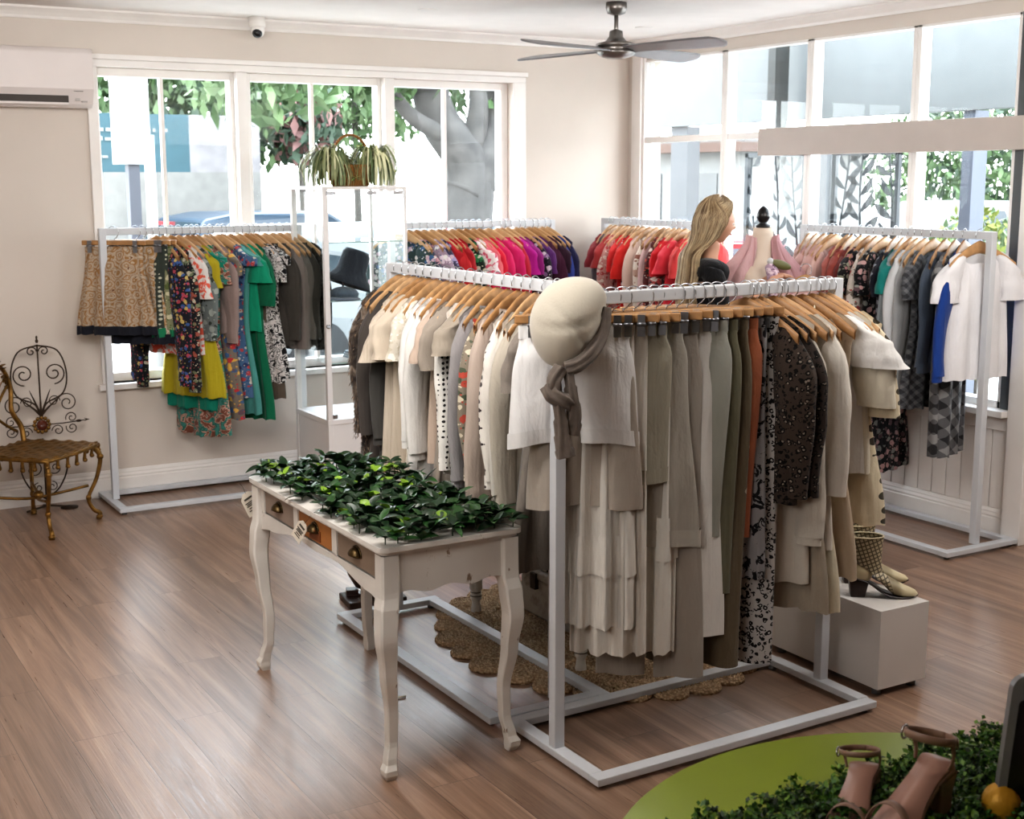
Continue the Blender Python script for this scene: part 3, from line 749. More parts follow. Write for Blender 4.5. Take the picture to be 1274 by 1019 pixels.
def fill(rail, items, group, phrase, hgroup):
    """rail=(axis, fixed, start, end, ztop, base rotation deg)"""
    ax, fx, a, b, zt_, r0 = rail
    tot = sum(it[3].get('gap', 1.) for it in items[1:]) or 1; p = 0
    for i, (kind, spec, desc, o) in enumerate(items):
        o = dict(o)
        g_ = o.pop('gap', 1.)
        if i: p += g_
        pos = a+(b-a)*(p+(rnd.uniform(-.28, .28) if 0 < i < len(items)-1 and 'rot' not in o else 0))/tot
        fixed = 'rot' in o; rz = R(o.pop('rot', r0)+rnd.uniform(-7, 7)*(.25 if fixed else 1))
        loc = (pos, fx, zt_) if ax == 'x' else (fx, pos, zt_)
        sh = o.pop('shift', (0, 0)); loc = (loc[0]+sh[0], loc[1]+sh[1], loc[2])
        clip = kind in ('pants', 'shorts', 'skirt')
        pr = rnd.choice(protoC if clip else protoH)
        hang(pr, loc, rz, ('wooden clip hanger' if clip else 'curved wooden hanger')+' holding the '+desc, hgroup)
        garment(kind, spec, loc, rz, desc+' '+phrase, group, **o)
M_rack = mat('rack_white', '#c9ccd0', .38, var=.04, sc=4)
def rack(name, label, posts, rails, bases, loc_feet):
    r = thing(name, label, 'clothes rack', posts[0][:2]+(0,), 0, 'white tube clothes racks')
    ox, oy = posts[0][:2]
    def sh(p): return (p[0]-ox, p[1]-oy, p[2])
    for (x, y, h) in posts: MB().bar(sh((x, y, .04)), sh((x, y, h-.002)), .039, .039, (1, 0, 0)).obj('post', M_rack, r, bevel=.003)
    for a, b in rails: MB().bar(sh(a), sh(b), .038, .04).obj('rail', M_rack, r, bevel=.003)
    m = MB()
    for i_, (a, b) in enumerate(bases): MB().bar(sh(a+(.0275+.0004*i_,)), sh(b+(.0275+.0004*i_,)), .05, .0252).obj('base_bar', M_rack, r, bevel=.003)
    for x, y in loc_feet: MB().lathe([(0, 0), (.015, 0), (.015, .012), (.006, .016), (0, .016)], sh((x, y, 0)), 12).obj('foot', mat('foot_grey', '#6c6c6c'), r)
    return r
def rect_base(x0, x1, y0, y1):
    e = .025
    return [((x0, y0+e), (x1, y0+e)), ((x0, y1-e), (x1, y1-e)), ((x0+e, y0+.05), (x0+e, y1-.05)), ((x1-e, y0+.05), (x1-e, y1-.05))]
def feet(x0, x1, y0, y1): return [(x0+.03, y0+.03), (x1-.03, y0+.03), (x0+.03, y1-.03), (x1-.03, y1-.03)]
ZB = 1.545  # centre rack rail top
ZW = 1.63
rack('clothes_rack', 'white clothes rack hung with patterned and green clothes by the left window', [(1.905, 7.85, ZW), (3.10, 7.85, ZW)], [((1.885, 7.85, ZW-.02), (3.12, 7.85, ZW-.02))], rect_base(1.86, 3.14, 7.58, 8.09), feet(1.86, 3.14, 7.58, 8.09))
rack('clothes_rack', 'white clothes rack hung with pink, red and purple clothes under the third window', [(3.72, 7.82, ZW), (4.93, 7.82, ZW)], [((3.70, 7.82, ZW-.02), (4.95, 7.82, ZW-.02))], rect_base(3.70, 4.96, 7.56, 8.07), feet(3.70, 4.96, 7.56, 8.07))
rack('clothes_rack', 'white clothes rack hung with red and coral clothes in the room corner', [(5.47, 7.96, ZW), (5.47, 6.82, ZW)], [((5.47, 7.98, ZW-.02), (5.47, 6.8, ZW-.02))], rect_base(5.21, 5.73, 6.78, 7.98), feet(5.21, 5.73, 6.78, 7.98))
rack('clothes_rack', 'white clothes rack hung with pink, blue and white clothes along the right wall', [(5.465, 4.56, ZW+.01), (5.465, 5.9, ZW+.01)], [((5.465, 4.54, ZW-.01), (5.465, 5.92, ZW-.01))], rect_base(5.20, 5.73, 4.50, 5.95), feet(5.20, 5.73, 4.5, 5.95))
rack('clothes_rack', 'near arm of the centre rack, with the hat on its post', [(2.262, 3.545, ZB), (3.45, 3.555, ZB+.005)], [((2.24, 3.545, ZB-.02), (3.47, 3.555, ZB-.015))], [((2.235, 3.285), (3.465, 3.305)), ((2.235, 3.81), (3.465, 3.83)), ((2.26, 3.31), (2.26, 3.79)), ((3.445, 3.33), (3.445, 3.81))], feet(2.24, 3.46, 3.28, 3.83))
rack('clothes_rack', 'long arm of the centre white rack holding brown and cream tops behind the desk', [(2.46, 5.17, ZB+.01), (2.48, 3.90, ZB+.01)], [((2.46, 5.19, ZB-.01), (2.48, 3.7, ZB-.01))], [((2.21, 3.86), (2.21, 5.21)), ((2.66, 3.84), (2.64, 5.21)), ((2.19, 5.19), (2.67, 5.19)), ((2.23, 3.87), (2.64, 3.87))], [(2.22, 5.18), (2.63, 5.18)])

GA = 'clothes hanging on the long arm of the centre rack'; PA = 'on the centre rack behind the desk'
A = [
 ('coat', 'fur:2f241d,5a4737,85715c', 'long brown mottled fur coat', dict(L=.78, hs=.215)),
 ('jacket', '4d433c', 'dark brown jacket with a stand collar', dict(L=.72, gap=1.2)),
 ('shirt', '4a4642', 'charcoal shirt beside the dark brown jacket', dict(L=.66, gap=1)),
 ('tee', 'linen:cdb9a0,b7a287', 'cream short-sleeve linen shirt, first beside the brown jackets', dict(L=.86, SL=.24, gap=1)),
 ('tee', 'cbb79b', 'sand coloured long plain tee', dict(L=.95, SL=.22)),
 ('dress', 'floral:d8cbb4,efe6d6,cdbd9f:1.3', 'cream lace edged dress', dict(L=.98)),
 ('shirt', 'dcd6d0', 'white linen long-sleeve shirt, left of two', dict(L=.74, SL=.52)),
 ('shirt', 'd4cdc6', 'white crinkled long shirt, right of two', dict(L=.92, SL=.56)),
 ('tee', 'c3a48d', 'peach beige short-sleeve top', dict(L=.6)),
 ('dress', '9c8c7a', 'taupe long dress with short sleeves', dict(L=1.0)),
 ('blouse', 'dots:e6dfd4,2a2422:1.2', 'white blouse with black polka dots', dict(L=.62)),
 ('tunic', 'a0907b', 'khaki knitted sleeveless tunic over white lining', dict(L=.98, SL=.15)),
 ('shirt', '8f8889', 'grey lilac long-sleeve cotton shirt', dict(L=.9, SL=.6)),
 ('blouse', 'floral:8a7a62,b5493a,d9c7a3,4d5a40:1.2', 'brown floral print blouse', dict(L=.62)),
 ('shirt', 'b9a08f', 'blush pink long-sleeve jacket with frayed hem', dict(L=.74, SL=.68)),
 ('blouse', 'dots:ddd3c6,3a2326:.8', 'pale blouse with a run of dark dots', dict(L=.7)),
 ('knit', 'c5bdb0', 'pale stone open cardigan', dict(L=.8, SL=.6)),
 ('jacket', 'b5a994', 'beige linen long jacket', dict(L=.84, SL=.62)),
 ('dress', '85796b', 'dark taupe long straight dress', dict(L=.86)),
]
fill(('y', 2.47, 5.12, 3.88, ZB+.01, 18), A, GA, PA, 'hangers on the long arm of the centre rack')
GB = 'clothes hanging on the near arm of the centre rack'; PB = 'on the near rail of the centre rack'
B = [
 ('shorts', 'e0dedd', 'white denim shorts at the hat end', dict(L=.37, lh=.092, cxh=.118, hwid=.175, rot=-30, m2='dad8d6', cuff=.14, crease=.1)),
 ('shorts', 'b0a290', 'wide taupe linen culottes', dict(L=.58, lh=.092, cxh=.10, hwid=.14, rot=-34, crease=.1, folds=.014)),
 ('skirt', 'linen:ddd6ca,cfc6b8', 'pale cream layered gauze skirt', dict(L=1.0, rot=-40, w0=.11, gap=1.3, fl=.02, folds=.012, tiers=[.72])),
 ('skirt', 'ded6c8', 'ivory crinkled maxi skirt with uneven hem', dict(L=1.10, rot=-42, w0=.12, fl=.01, folds=.014, hemc=.06)),
 ('pants', 'a39a82', 'khaki elastic-waist trousers', dict(L=.52, rot=-44, lh=.07, cxh=.085, hwid=.145, cuff=.1)),
 ('pants', 'aba493', 'stone linen cropped wide trousers', dict(L=.74, rot=-33, lh=.115, cxh=.115, hwid=.16, m2='b3ac9b', cuff=.08)),
 ('skirt', 'e0dacd', 'cream cheesecloth maxi skirt with a scalloped tier', dict(L=1.12, rot=-44, w0=.12, fl=.0, folds=.012, tiers=[.62])),
 ('pants', 'a3988a', 'longest taupe trousers', dict(L=1.22, rot=-38, lh=.085, cxh=.10, hwid=.14)),
 ('pants', 'dcd8d0', 'ivory wide-leg trousers', dict(L=1.08, rot=-37, lh=.105, cxh=.115, hwid=.16)),
 ('pants', '9b9a8c', 'grey-green slim trousers', dict(L=.72, rot=-46, lh=.07)),
 ('pants', '6e6a4b', 'olive green trousers', dict(L=.93, rot=-50, lh=.075)),
 ('pants', 'stars:6e5d40,b9a887:1.', 'khaki trousers with embroidered stars', dict(L=1.2, rot=-46, lh=.075)),
 ('pants', '9b5a3b', 'rust orange trousers', dict(L=.75, rot=-46, lh=.07)),
 ('skirt', 'splash:17161a,8d8a8c', 'black and grey tie-dye skirt', dict(L=.9, rot=-48, fl=.02)),
 ('pants', 'leopard:b7b3b0,1d1b1d,b7b3b0:.8', 'grey leopard spot wide trousers', dict(L=1.22, rot=-46, lh=.09, gap=1.1)),
 ('blouse', 'leopard:4a382c,0f0c0b,92806e:.8', 'brown leopard print blouse', dict(L=.62, gap=1.6)),
 ('blouse', 'leopard:3a2c24,0d0b0a,7d6c5a:.9', 'dark brown animal print blouse', dict(L=.6)),
 ('shirt', 'c9bfae', 'ivory long-sleeve blouse with loose cuffs', dict(L=.92, SL=.74)),
 ('dress', 'a5947c', 'khaki long dress with fringe hem', dict(L=1.02, SL=0)),
 ('knit', 'd9d0bf', 'cream chunky knit cardigan', dict(L=.8, SL=.6)),
 ('cami', 'd9cba6', 'pale yellow crinkled slip dress', dict(L=.9)),
 ('dress', 'c3a885', 'beige pleated midi dress', dict(L=.92, SL=0)),
 ('ruffle', 'dedad6', 'white lace ruffle sleeve top', dict(L=.55, SL=.16)),
 ('tee', 'd9cdb2', 'cream chiffon short-sleeve blouse', dict(L=.55, SL=.3)),
 ('dress', 'dots:dccaa0,4a4030:.5', 'cream dress with eyelet lace hem', dict(L=.74, SL=.34)),
]
fill(('x', 3.55, 2.325, 3.41, ZB+.002, -66), B, GB, PB, 'hangers on the near arm of the centre rack')
GL = 'clothes hanging on the rack by the left window'; PL = 'on the left window rack'
Lr = [
 ('skirt', 'paisley:c6ad8a,6e4529,9c7448:.8', 'beige paisley skirt with navy hem, leftmost', dict(L=.50, fl=.07, hem='1f2230', rot=-35, shift=(.0, 0))),
 ('skirt', 'paisley:d0b999,744a2b,a8804f:.7', 'beige paisley skirt with navy hem, second from left', dict(L=.56, fl=.05, hem='1f2230', rot=-40, gap=3.2)),
 ('skirt', 'dots:3b463c,c9c9a8:.9', 'dark skirt with pale dots and green hem', dict(L=.52, fl=.02, hem='1f8058', rot=-50)),
 ('skirt', 'floral:8c8f5e,5d6b3c,d8cf9b:1', 'olive print skirt', dict(L=.48, rot=-52, fl=.02)),
 ('blouse', 'floral:1f2430,3f5f9a,b54a5a,c9b268:1.2', 'navy floral blouse with long black cuffs', dict(L=.52, SL=.76, m2='floral:1f2430,3f5f9a,b54a5a,c9b268:1.2')),
 ('blouse', 'floral:22242a,7a8a5a,a85a4a,c9c0a0:1.2', 'black blouse with small flowers', dict(L=.5, SL=.8)),
 ('tee', 'splash:d9d0ca,d9d0ca,e0604a', 'white tee with coral brush print', dict(L=.62, SL=.28, gap=1.2)),
 ('blouse', 'floral:6e7b78,39463f,9aa79e:.8', 'grey green leafy blouse', dict(L=.52, SL=.5)),
 ('dress', 'b3a522', 'mustard yellow dress', dict(L=.88, fl=.07, gap=1.3)),
 ('maxi', '10806a', 'teal green long dress, left of two', dict(L=.96, SL=.1)),
 ('maxi', 'splash:3f8a80,2a6a60,c9907a,7a4a3a:.8', 'teal and pink watery print maxi dress', dict(L=1.12, SL=.2, hemc=.03)),
 ('blouse', '9b8078', 'dusty mauve blouse', dict(L=.5, SL=.52)),
 ('maxi', 'floral:7a6a5a,b5363a,d9a84a,3f5f8a,6a4a5a:1.', 'red and gold floral long dress', dict(L=1.02, SL=.15)),
 ('maxi', 'floral:4a6a90,b5464a,c9c0b0,2f3f6a:1.2', 'blue floral narrow dress', dict(L=.9, SL=.1)),
 ('maxi', '4a8f88', 'pale teal long dress', dict(L=1.0, SL=.1)),
 ('tee', '0f9470', 'bright emerald satin top', dict(L=.5, SL=.2)),
 ('maxi', '0c6a4a', 'emerald green belted long dress', dict(L=1.04, SL=.34, belt=True, m2='0c6a4a', gap=1.2)),
 ('maxi', '5f5040', 'brown plain long dress', dict(L=.92, SL=0)),
 ('dress', 'splash:17161a,d9d4d0,17161a,c9c0bd:1.3', 'black and white leaf print dress', dict(L=.82, SL=.2, gap=1.)),
 ('dress', 'splash:1b1a1d,cfc9c5,1b1a1d:1.', 'black dress with pale blotches', dict(L=.8, SL=.1)),
 ('jacket', '4d463f', 'dark brown suede jacket', dict(L=.6, gap=1.2)),
 ('jacket', '7d7068', 'grey brown suede jacket with long sleeves', dict(L=.62, SL=.62, gap=1.5)),
 ('jacket', '6b635b', 'second grey brown suede jacket', dict(L=.62)),
 ('jacket', '3f3d36', 'dark olive jacket', dict(L=.62)),
 ('jacket', '26241f', 'black jacket at the right end', dict(L=.64, gap=1.2)),
]
fill(('x', 7.85, 1.97, 3.07, ZW, -62), Lr, GL, PL, 'hangers on the left window rack')
GR = 'clothes hanging on the rack under the third window'; PR = 'on the rack under the third window'
Rr = [('blouse', 'floral:2f4a4a,c9a0b0,d9d4d0,3f5f8a:1.', 'dark green floral blouse', {}), ('blouse', 'floral:3a3f5a,c98090,9ab0a8,d9d4d0:1.', 'blue grey floral blouse', {}),
 ('blouse', 'floral:a0809a,d9c0d0,4a5a80,d9d4d0:1.', 'lilac floral blouse', {}), ('blouse', 'floral:3f3a60,9a8ac0,c9a0b0:1.', 'indigo floral blouse', {}),
 ('dress', 'b5202a', 'deep red dress, first of three reds', {}), ('blouse', 'c22a30', 'bright red blouse, second of three reds', {}), ('dress', 'a81a24', 'dark red dress, third of three reds', {}),
 ('blouse', 'floral:1a2a20,2f7a4a,c9c0a0:1.', 'black blouse with green leaves', {}), ('tee', 'splash:e9d9d9,e9d9d9,d9607a', 'white top with pink flowers', {}),
 ('dress', 'e06a72', 'salmon pink dress', {}), ('dress', 'd8203a', 'scarlet dress with tied neck', dict(fl=.08)), ('dress', 'd92464', 'hot pink dress, left of two', dict(gap=1.4, fl=.08)), ('dress', 'cf2068', 'hot pink dress, right of two', dict(gap=1.3)),
 ('shirt', 'c22a40', 'crimson shirt', {}), ('dress', 'b3188a', 'magenta dress', {}), ('dress', '8a1a70', 'dark magenta dress', {}), ('blouse', 'floral:2a2030,8a5a9a,c9b0c0:1.', 'black and lilac print blouse', {}),
 ('dress', '5a2a6a', 'violet dress', {}), ('blouse', '4a2038', 'plum blouse', {}), ('dress', '32182a', 'dark aubergine dress', {}), ('jacket', '3a4a96', 'royal blue jacket', {}), ('jacket', '22244a', 'navy jacket at the right end', {})]
fill(('x', 7.82, 3.80, 4.90, ZW, -62), Rr, GR, PR, 'hangers on the rack under the third window')
GC = 'clothes hanging on the corner rack'; PC = 'on the corner rack behind the person'
Cr = [('tee', '8a3038', 'maroon short-sleeve top', dict(SL=.2)), ('blouse', '6a5a60', 'grey mauve blouse', {}), ('tee', 'a83a3a', 'brick red top', {}), ('blouse', 'floral:d98a80,b54a4a,e9d0c0:1.2', 'coral floral blouse', {}),
 ('dress', 'd93030', 'bright red dress, furthest', {}), ('tee', 'splash:d9cfc5,1f1a1c,c92a2a', 'white tee with a black and red print', {}), ('tee', 'd22a26', 'bright red wide sleeve top', dict(SL=.26)),
 ('blouse', 'e0b8a4', 'blush blouse', {}), ('blouse', 'floral:e0d0bc,8a5a4a,c99a80:.8', 'cream blouse with scattered flowers', {}), ('shirt', 'd9a8a4', 'shell pink shirt', {}),
 ('blouse', 'floral:5a2a2a,d9c0b0,b54a3a,2a2a20:1.', 'burgundy floral blouse', {}), ('blouse', 'splash:e9dcd2,b54a4a,4a3a3a:1.', 'white blouse with dark red print', {}), ('dress', 'c8242c', 'crimson dress beside the blonde hair', {}), ('tee', 'd93a48', 'strawberry red ruffled top', {}),
 ('dress', 'd94a4a', 'light red dress', {}), ('dress', 'c23a3a', 'poppy red dress, nearest', {})]
fill(('y', 5.47, 7.88, 6.88, ZW, 14), Cr, GC, PC, 'hangers on the corner rack')
GD = 'clothes hanging on the right wall rack'; PD = 'on the right wall rack'
Dr = [('blouse', 'e0b0a8', 'pale pink blouse, furthest', dict(rot=22)), ('dress', 'd89c94', 'light salmon dress', dict(rot=20)), ('blouse', 'e2bcb4', 'shell pink blouse', {}), ('dress', 'cf958c', 'dusty pink dress', {}),
 ('blouse', 'd9a89c', 'peach blouse', {}), ('dress', 'a85f56', 'terracotta pink dress', dict(gap=1.2)), ('dress', '96483f', 'rust red shirt dress', {}), ('dress', '7a3836', 'dark maroon dress', {}), ('dress', 'floral:1d1a20,b56a6a,8a8a70:1.2', 'black floral short dress', {}),
 ('blouse', 'floral:d9cdbf,b54a4a,8a7a6a:.8', 'cream blouse with red flowers', {}), ('maxi', 'floral:15151b,c9908c,8a8f84,6a4a50:1.', 'black rose print maxi dress', dict(L=1.22, fl=.1, gap=1.2)), ('maxi', 'dots:1c2030,8a8fa0:.6', 'navy dress with tiny dots', dict(L=.85)),
 ('tee', '167a74', 'teal short-sleeve top', dict(SL=.2, L=.7)), ('shirt', '8a979c', 'pale blue grey shirt', dict(L=.72)), ('blouse', 'c9cdd0', 'very pale grey blouse', dict(L=.66)), ('knit', 'a0a3a6', 'light grey cardigan', dict(L=.8)),
 ('dress', 'plaid:3a3c42,55585e,6e7074:1.', 'dark checked dress with short sleeves', dict(L=.8)), ('shirt', '46566e', 'denim blue shirt', dict(L=.6)), ('dress', 'plaid:2e2e32,5d5d60,8a8a8a:.45', 'black and grey plaid dress with tulip hem', dict(L=1.04, fl=-.04, gap=1.6)),
 ('shirt', '1c3f8a', 'royal blue long-sleeve top', dict(L=.52, SL=.58, out=.12)), ('tee', 'e3e1e4', 'white cotton short-sleeve top, nearest', dict(L=.62, SL=.22, gap=1.6, rot=-8))]
fill(('y', 5.465, 5.86, 4.63, ZW+.01, 14), Dr, GD, PD, 'hangers on the right wall rack')
# ---------------------------------------------------------------- writing desk
def chippy():
    t = NT('chalky_white_paint'); v = t.coord(); n = t.noise(v, 9, 8, .7, .5); n2 = t.noise(t.coord((1, 1, .3)), 38, 4, .6)
    base = t.ramp(t.noise(v, 4, 3).outputs['Fac'], [(.3, '#cbc7c0'), (.7, '#dad6cf')])
    f = t.ramp(t.math('MULTIPLY', n.outputs['Fac'], n2.outputs['Fac']), [(.37, 0.), (.41, 1.)])
    return t.bsdf(t.mix(f, base, '#8a7665'), .6, 0, .4, n.outputs['Fac'], .15, .003)
M_chip = chippy()
dk = thing('writing_desk', 'distressed white writing desk with three small drawers and curved legs', 'desk', (1.945, 4.25, 0))
DX0, DX1, DY0, DY1, DZ = -.265, .255, -.60, .61, .775
def rr(x0, x1, y0, y1, r, n=5):
    out = []
    for cx, cy, a0 in ((x1-r, y1-r, 0), (x0+r, y1-r, 90), (x0+r, y0+r, 180), (x1-r, y0+r, 270)):
        out += [(cx+r*cos(R(a0+90*i/n)), cy+r*sin(R(a0+90*i/n))) for i in range(n+1)]
    return out
b = MB()
b.prism(rr(DX0, DX1, DY0, DY1, .03), DZ-.016, DZ, 'xy').prism(rr(DX0+.012, DX1-.012, DY0+.012, DY1-.012, .025), DZ-.028, DZ-.016, 'xy')
b.obj('tabletop', M_chip, dk, bevel=.004)
ax0, ax1, ay0, ay1 = DX0+.03, DX1-.03, DY0+.03, DY1-.03
b = MB()
def scallop(t): return .568+.058*(1-abs(2*t-1)**2.2)+.006*cos(6*pi*t)*(1 if .12 < t < .88 else 0)
def apron(P, m=30, th=.018, sc_=None):
    vs = []; zt_ = DZ-.028
    for i in range(m+1):
        t = i/m; zb = (sc_ or scallop)(t)
        for off in (0, th):
            for z in (zb, zt_): p = P(t, off); vs.append((p[0], p[1], z))
    fs = []
    for i in range(m):
        a, c = i*4, i*4+4
        fs += [(a, a+1, c+1, c), (a+2, c+2, c+3, a+3), (a, c, c+2, a+2)]
    return vs, fs
b.add(*apron(lambda t, o: (ax1-o, lerp(ay0, ay1, t))), False)
side_sc = lambda t: .605+.014*sin(3*pi*t)**2
b.add(*apron(lambda t, o: (lerp(ax0, ax1, t), ay0+o), sc_=side_sc), False)
b.add(*apron(lambda t, o: (lerp(ax0, ax1, t), ay1-o), sc_=side_sc), False)
b.obj('apron', M_chip, dk)
# drawer face side (-x): rails and stiles around the openings
b = MB(); zt_ = DZ-.028
dys = [(-.51, -.185), (-.145, .165), (.205, .51)]; dz0, dz1 = .648, .740
vs, fs = apron(lambda t, o: (ax0+o, lerp(ay0, ay1, t))); vs = [(x, y, min(z, dz0+.001)) for x, y, z in vs]; b.add(vs, fs, False)
for y0, y1 in [(ay0, -.51), (-.185, -.145), (.165, .205), (.51, ay1)]: b.box(ax0, ax0+.018, y0, y1, dz0, zt_)
b.box(ax0, ax0+.018, ay0+.001, ay1-.001, dz1, zt_-.001)
b.obj('drawer_frame', M_chip, dk)
M_dr = [mat('drawer_taupe', '#8f7e6e', .6, var=.08), mat('drawer_ochre', '#a9713c', .6, var=.12), mat('drawer_greige', '#96867a', .6, var=.08)]
M_brass = mat('aged_brass', '#5a4a30', .35, .85)
for i, ((y0, y1), mm) in enumerate(zip(dys, [M_dr[0], M_dr[1], M_dr[2]])):
    d = MB().box(ax0+.004, ax0+.03, y0+.003, y1-.003, dz0+.003, dz1-.003).box(ax0+.03, ax1-.05, y0+.02, y1-.02, dz0+.01, dz1-.02).obj('drawer', mm, dk, bevel=.002)
    d['label'] = ['grey brown drawer front nearest the corner leg', 'ochre brown drawer front', 'taupe drawer front'][i]
    c = (y0+y1)/2
    if i == 1:
        h = MB().box(ax0, ax0+.005, c-.05, c+.045, dz0+.012, dz0+.05)
        h.tube(bez([(ax0-.012, c-.03, .70), (ax0-.002, c-.01, .69), (ax0-.002, c+.03, .675)], 8), .004, 6)
        h.obj('emblem', mat('burnt_print', '#7a4420', .6), d)
    h = MB()
    def cup(u, v, c=c):
        a = pi*u; rr_ = .034; th = v*pi/2
        return Vector((ax0-.026*sin(th)*(.35+.65*sin(a)), c+rr_*cos(a)*(1-.12*v), .688+ (.03*sin(a))*cos(th*.9)))
    h.surf(cup, 15, 8, False); h.tube([(ax0+.002, c+.037*cos(pi*k/10), .688+.034*sin(pi*k/10)) for k in range(11)], .003, 5)
    ho = h.obj('cup_pull', M_brass, d); so = ho.modifiers.new('s', 'SOLIDIFY'); so.thickness = .003
# cabriole legs
for sx, sy in ((-1, -1), (-1, 1), (1, -1), (1, 1)):
    cx = (ax0+.012 if sx < 0 else ax1-.012); cy = (ay0+.012 if sy < 0 else ay1-.012)
    prof = [(.745, .0, .030), (.62, .0, .031), (.56, .010, .032), (.48, .016, .030), (.36, .006, .0235), (.22, -.010, .0185), (.12, -.008, .0170), (.055, .006, .0185), (.03, .014, .023), (.012, .012, .022), (0, .008, .016)]
    vs = []
    pr2 = []
    for k in range(44):
        z = .745*(1-k/43); 
        P = sorted(prof)
        o_ = interp([(p[0], p[1]) for p in P], z); w = interp([(p[0], p[2]) for p in P], z)
        pr2.append((z, o_, w))
    b = MB()
    for z, o_, w in pr2:
        x = cx+sx*o_*.9; y = cy+sy*o_*.9
        vs += [(x+i*w, y+j*w, z) for i, j in ((-.8, -1), (.8, -1), (1, -.8), (1, .8), (.8, 1), (-.8, 1), (-1, .8), (-1, -.8))]
    m = len(pr2); b.add(vs, [(i*8+k, i*8+(k+1) % 8, (i+1)*8+(k+1) % 8, (i+1)*8+k) for i in range(m-1) for k in range(8)]+[tuple(range((m-1)*8, m*8))[::-1]], False)
    b.obj('leg', M_chip, dk)
# tags
M_tag = mat('paper_tag', '#d8cfc0', .7); M_ink = mat('tag_ink', '#4a443d', .7)
def pricetag(loc, rot, label, w=.05, h=.085):
    t_ = thing('price_tag', label, 'price tag', loc); t_.rotation_euler = rot
    pl = [(-w/2, -h*.5), (w/2, -h*.5), (w/2, h*.3), (w*.22, h*.5), (-w*.22, h*.5), (-w/2, h*.3)]
    MB().prism(pl, 0, .0015, 'xz').obj('card', M_tag, t_)
    b = MB(); 
    for k, (wd, z) in enumerate(((.6, .2), (.7, .05), (.55, -.02), (.65, -.09), (.45, -.2), (.6, -.3))): b.box(-w*wd/2, w*wd/2, -.001, 0, h*z, h*z+(.008 if k == 0 else .004))
    b.obj('print', M_ink, t_)
    MB().tube([(0, 0, h*.46), (.003, .004, h*.75), (.0, .01, h*.95)], .0008, 4).obj('string', M_ink, t_)
pricetag((1.668, 4.29, .69), (R(0), R(38), R(-70)), 'cream paper price tag hanging over the ochre desk drawer')
pricetag((1.70, 4.885, .66), (0, R(-25), R(10)), 'cream paper tag hanging from the far end of the desk', .06, .1)
# leaf mat
M_lf = [mat('laurel_dark', '#1f3d22', .32, var=.3, sc=14, spec=.6), mat('laurel_mid', '#315a2c', .34, var=.25, sc=14, spec=.6), mat('laurel_lime', '#84a838', .4, var=.2, sc=14)]
def leaf(b, base, dirv, L, W, mi, roll=0, droop=.25, fold=.3):
    d = Vector(dirv).normalized(); s = d.cross(Vector((0, 0, 1)))
    if s.length < .1: s = Vector((1, 0, 0))
    s.normalize(); up = s.cross(d); s2 = s*cos(roll)+up*sin(roll); up2 = d.cross(s2)*-1
    if up2.z < 0: up2 = -up2
    vs = []; b.cur = mi
    for i in range(6):
        t = i/5; w = W*(sin(pi*min(1, t*.93+.05))**.75); c = Vector(base)+d*L*t-Vector((0, 0, 1))*droop*L*t*t
        vs += [c-s2*w+up2*w*fold, c, c+s2*w+up2*w*fold]
    b.add(vs, [(i*3+k, i*3+k+1, i*3+k+4, i*3+k+3) for i in range(5) for k in range(2)])
fm = thing('artificial_leaf_mat', 'dense mat of dark green artificial laurel leaves on the white desk', 'artificial plant', (1.945, 4.25, DZ))
q = random.Random(11); b = MB(); st = MB()
st.box(-.19, .17, -.48, .54, .001, .006)
for gx in range(9):
    for gy in range(21):
        x = -.232+.057*gx+q.uniform(-.02, .02); y = -.575+.0575*gy+q.uniform(-.02, .02)
        if x < -.20 and q.random() < .3: continue
        h = q.uniform(.006, .05); n = q.randint(6, 9); a0 = q.uniform(0, 6.3)
        st.tube([(x, y, .005), (x, y, h)], .002, 4)
        lime = q.random() < .2
        for k in range(n):
            a = a0+2*pi*k/n+q.uniform(-.3, .3); el = q.uniform(.15, .9)
            mi = 2 if (lime and q.random() < .6) else q.choice((0, 0, 1))
            leaf(b, (x, y, h), (cos(a)*cos(el), sin(a)*cos(el), sin(el)), q.uniform(.045, .078) if not lime else q.uniform(.03, .05), q.uniform(.012, .019), mi, q.uniform(-.5, .5), q.uniform(.1, .5))
b.obj('leaves', M_lf, fm); st.obj('backing', mat('stem_green', '#2f4426', .6), fm)

# ---------------------------------------------------------------- display cabinet
M_alu = mat('cabinet_white', '#d8d4d2', .4, var=.02)
cb = thing('display_cabinet', 'tall white framed glass display cabinet between the windows and racks', 'cabinet', (3.32, 7.57, 0))
cx0, cx1, cy0, cy1, chh = -.28, .26, -.27, .25, 1.85
for x in (cx0, cx1):
    for y in (cy0, cy1): MB().box(x-.016 if x > 0 else x, x if x > 0 else x+.032, y if y < 0 else y-.03, y+.03 if y < 0 else y, 0, chh).obj('post', M_alu, cb, bevel=.002)
MB().box(cx0, cx1, cy0, cy1, chh-.006, chh+.012).obj('top_panel', M_alu, cb, bevel=.002)
b = MB().box(cx0, cx1, cy0, cy1, 0, .08).box(cx0+.005, cx1-.005, cy0+.005, cy1-.005, .08, .47).box(cx0-.002, cx1+.002, cy0-.002, cy1, .46, .49)
b.obj('base_cupboard', M_alu, cb, bevel=.002)
b = MB().box(cx0+.03, cx1-.02, cy0+.004, cy0+.008, .5, chh-.03)
b.obj('glass_door', M_glass, cb)
MB().box(cx0+.003, cx0+.007, cy0+.03, cy1-.03, .5, chh-.02).box(cx1-.007, cx1-.003, cy0+.03, cy1-.03, .5, chh-.02).obj('glass_side', M_glass, cb)
M_gedge = mat('glass_edge', '#9fb8b0', .15)
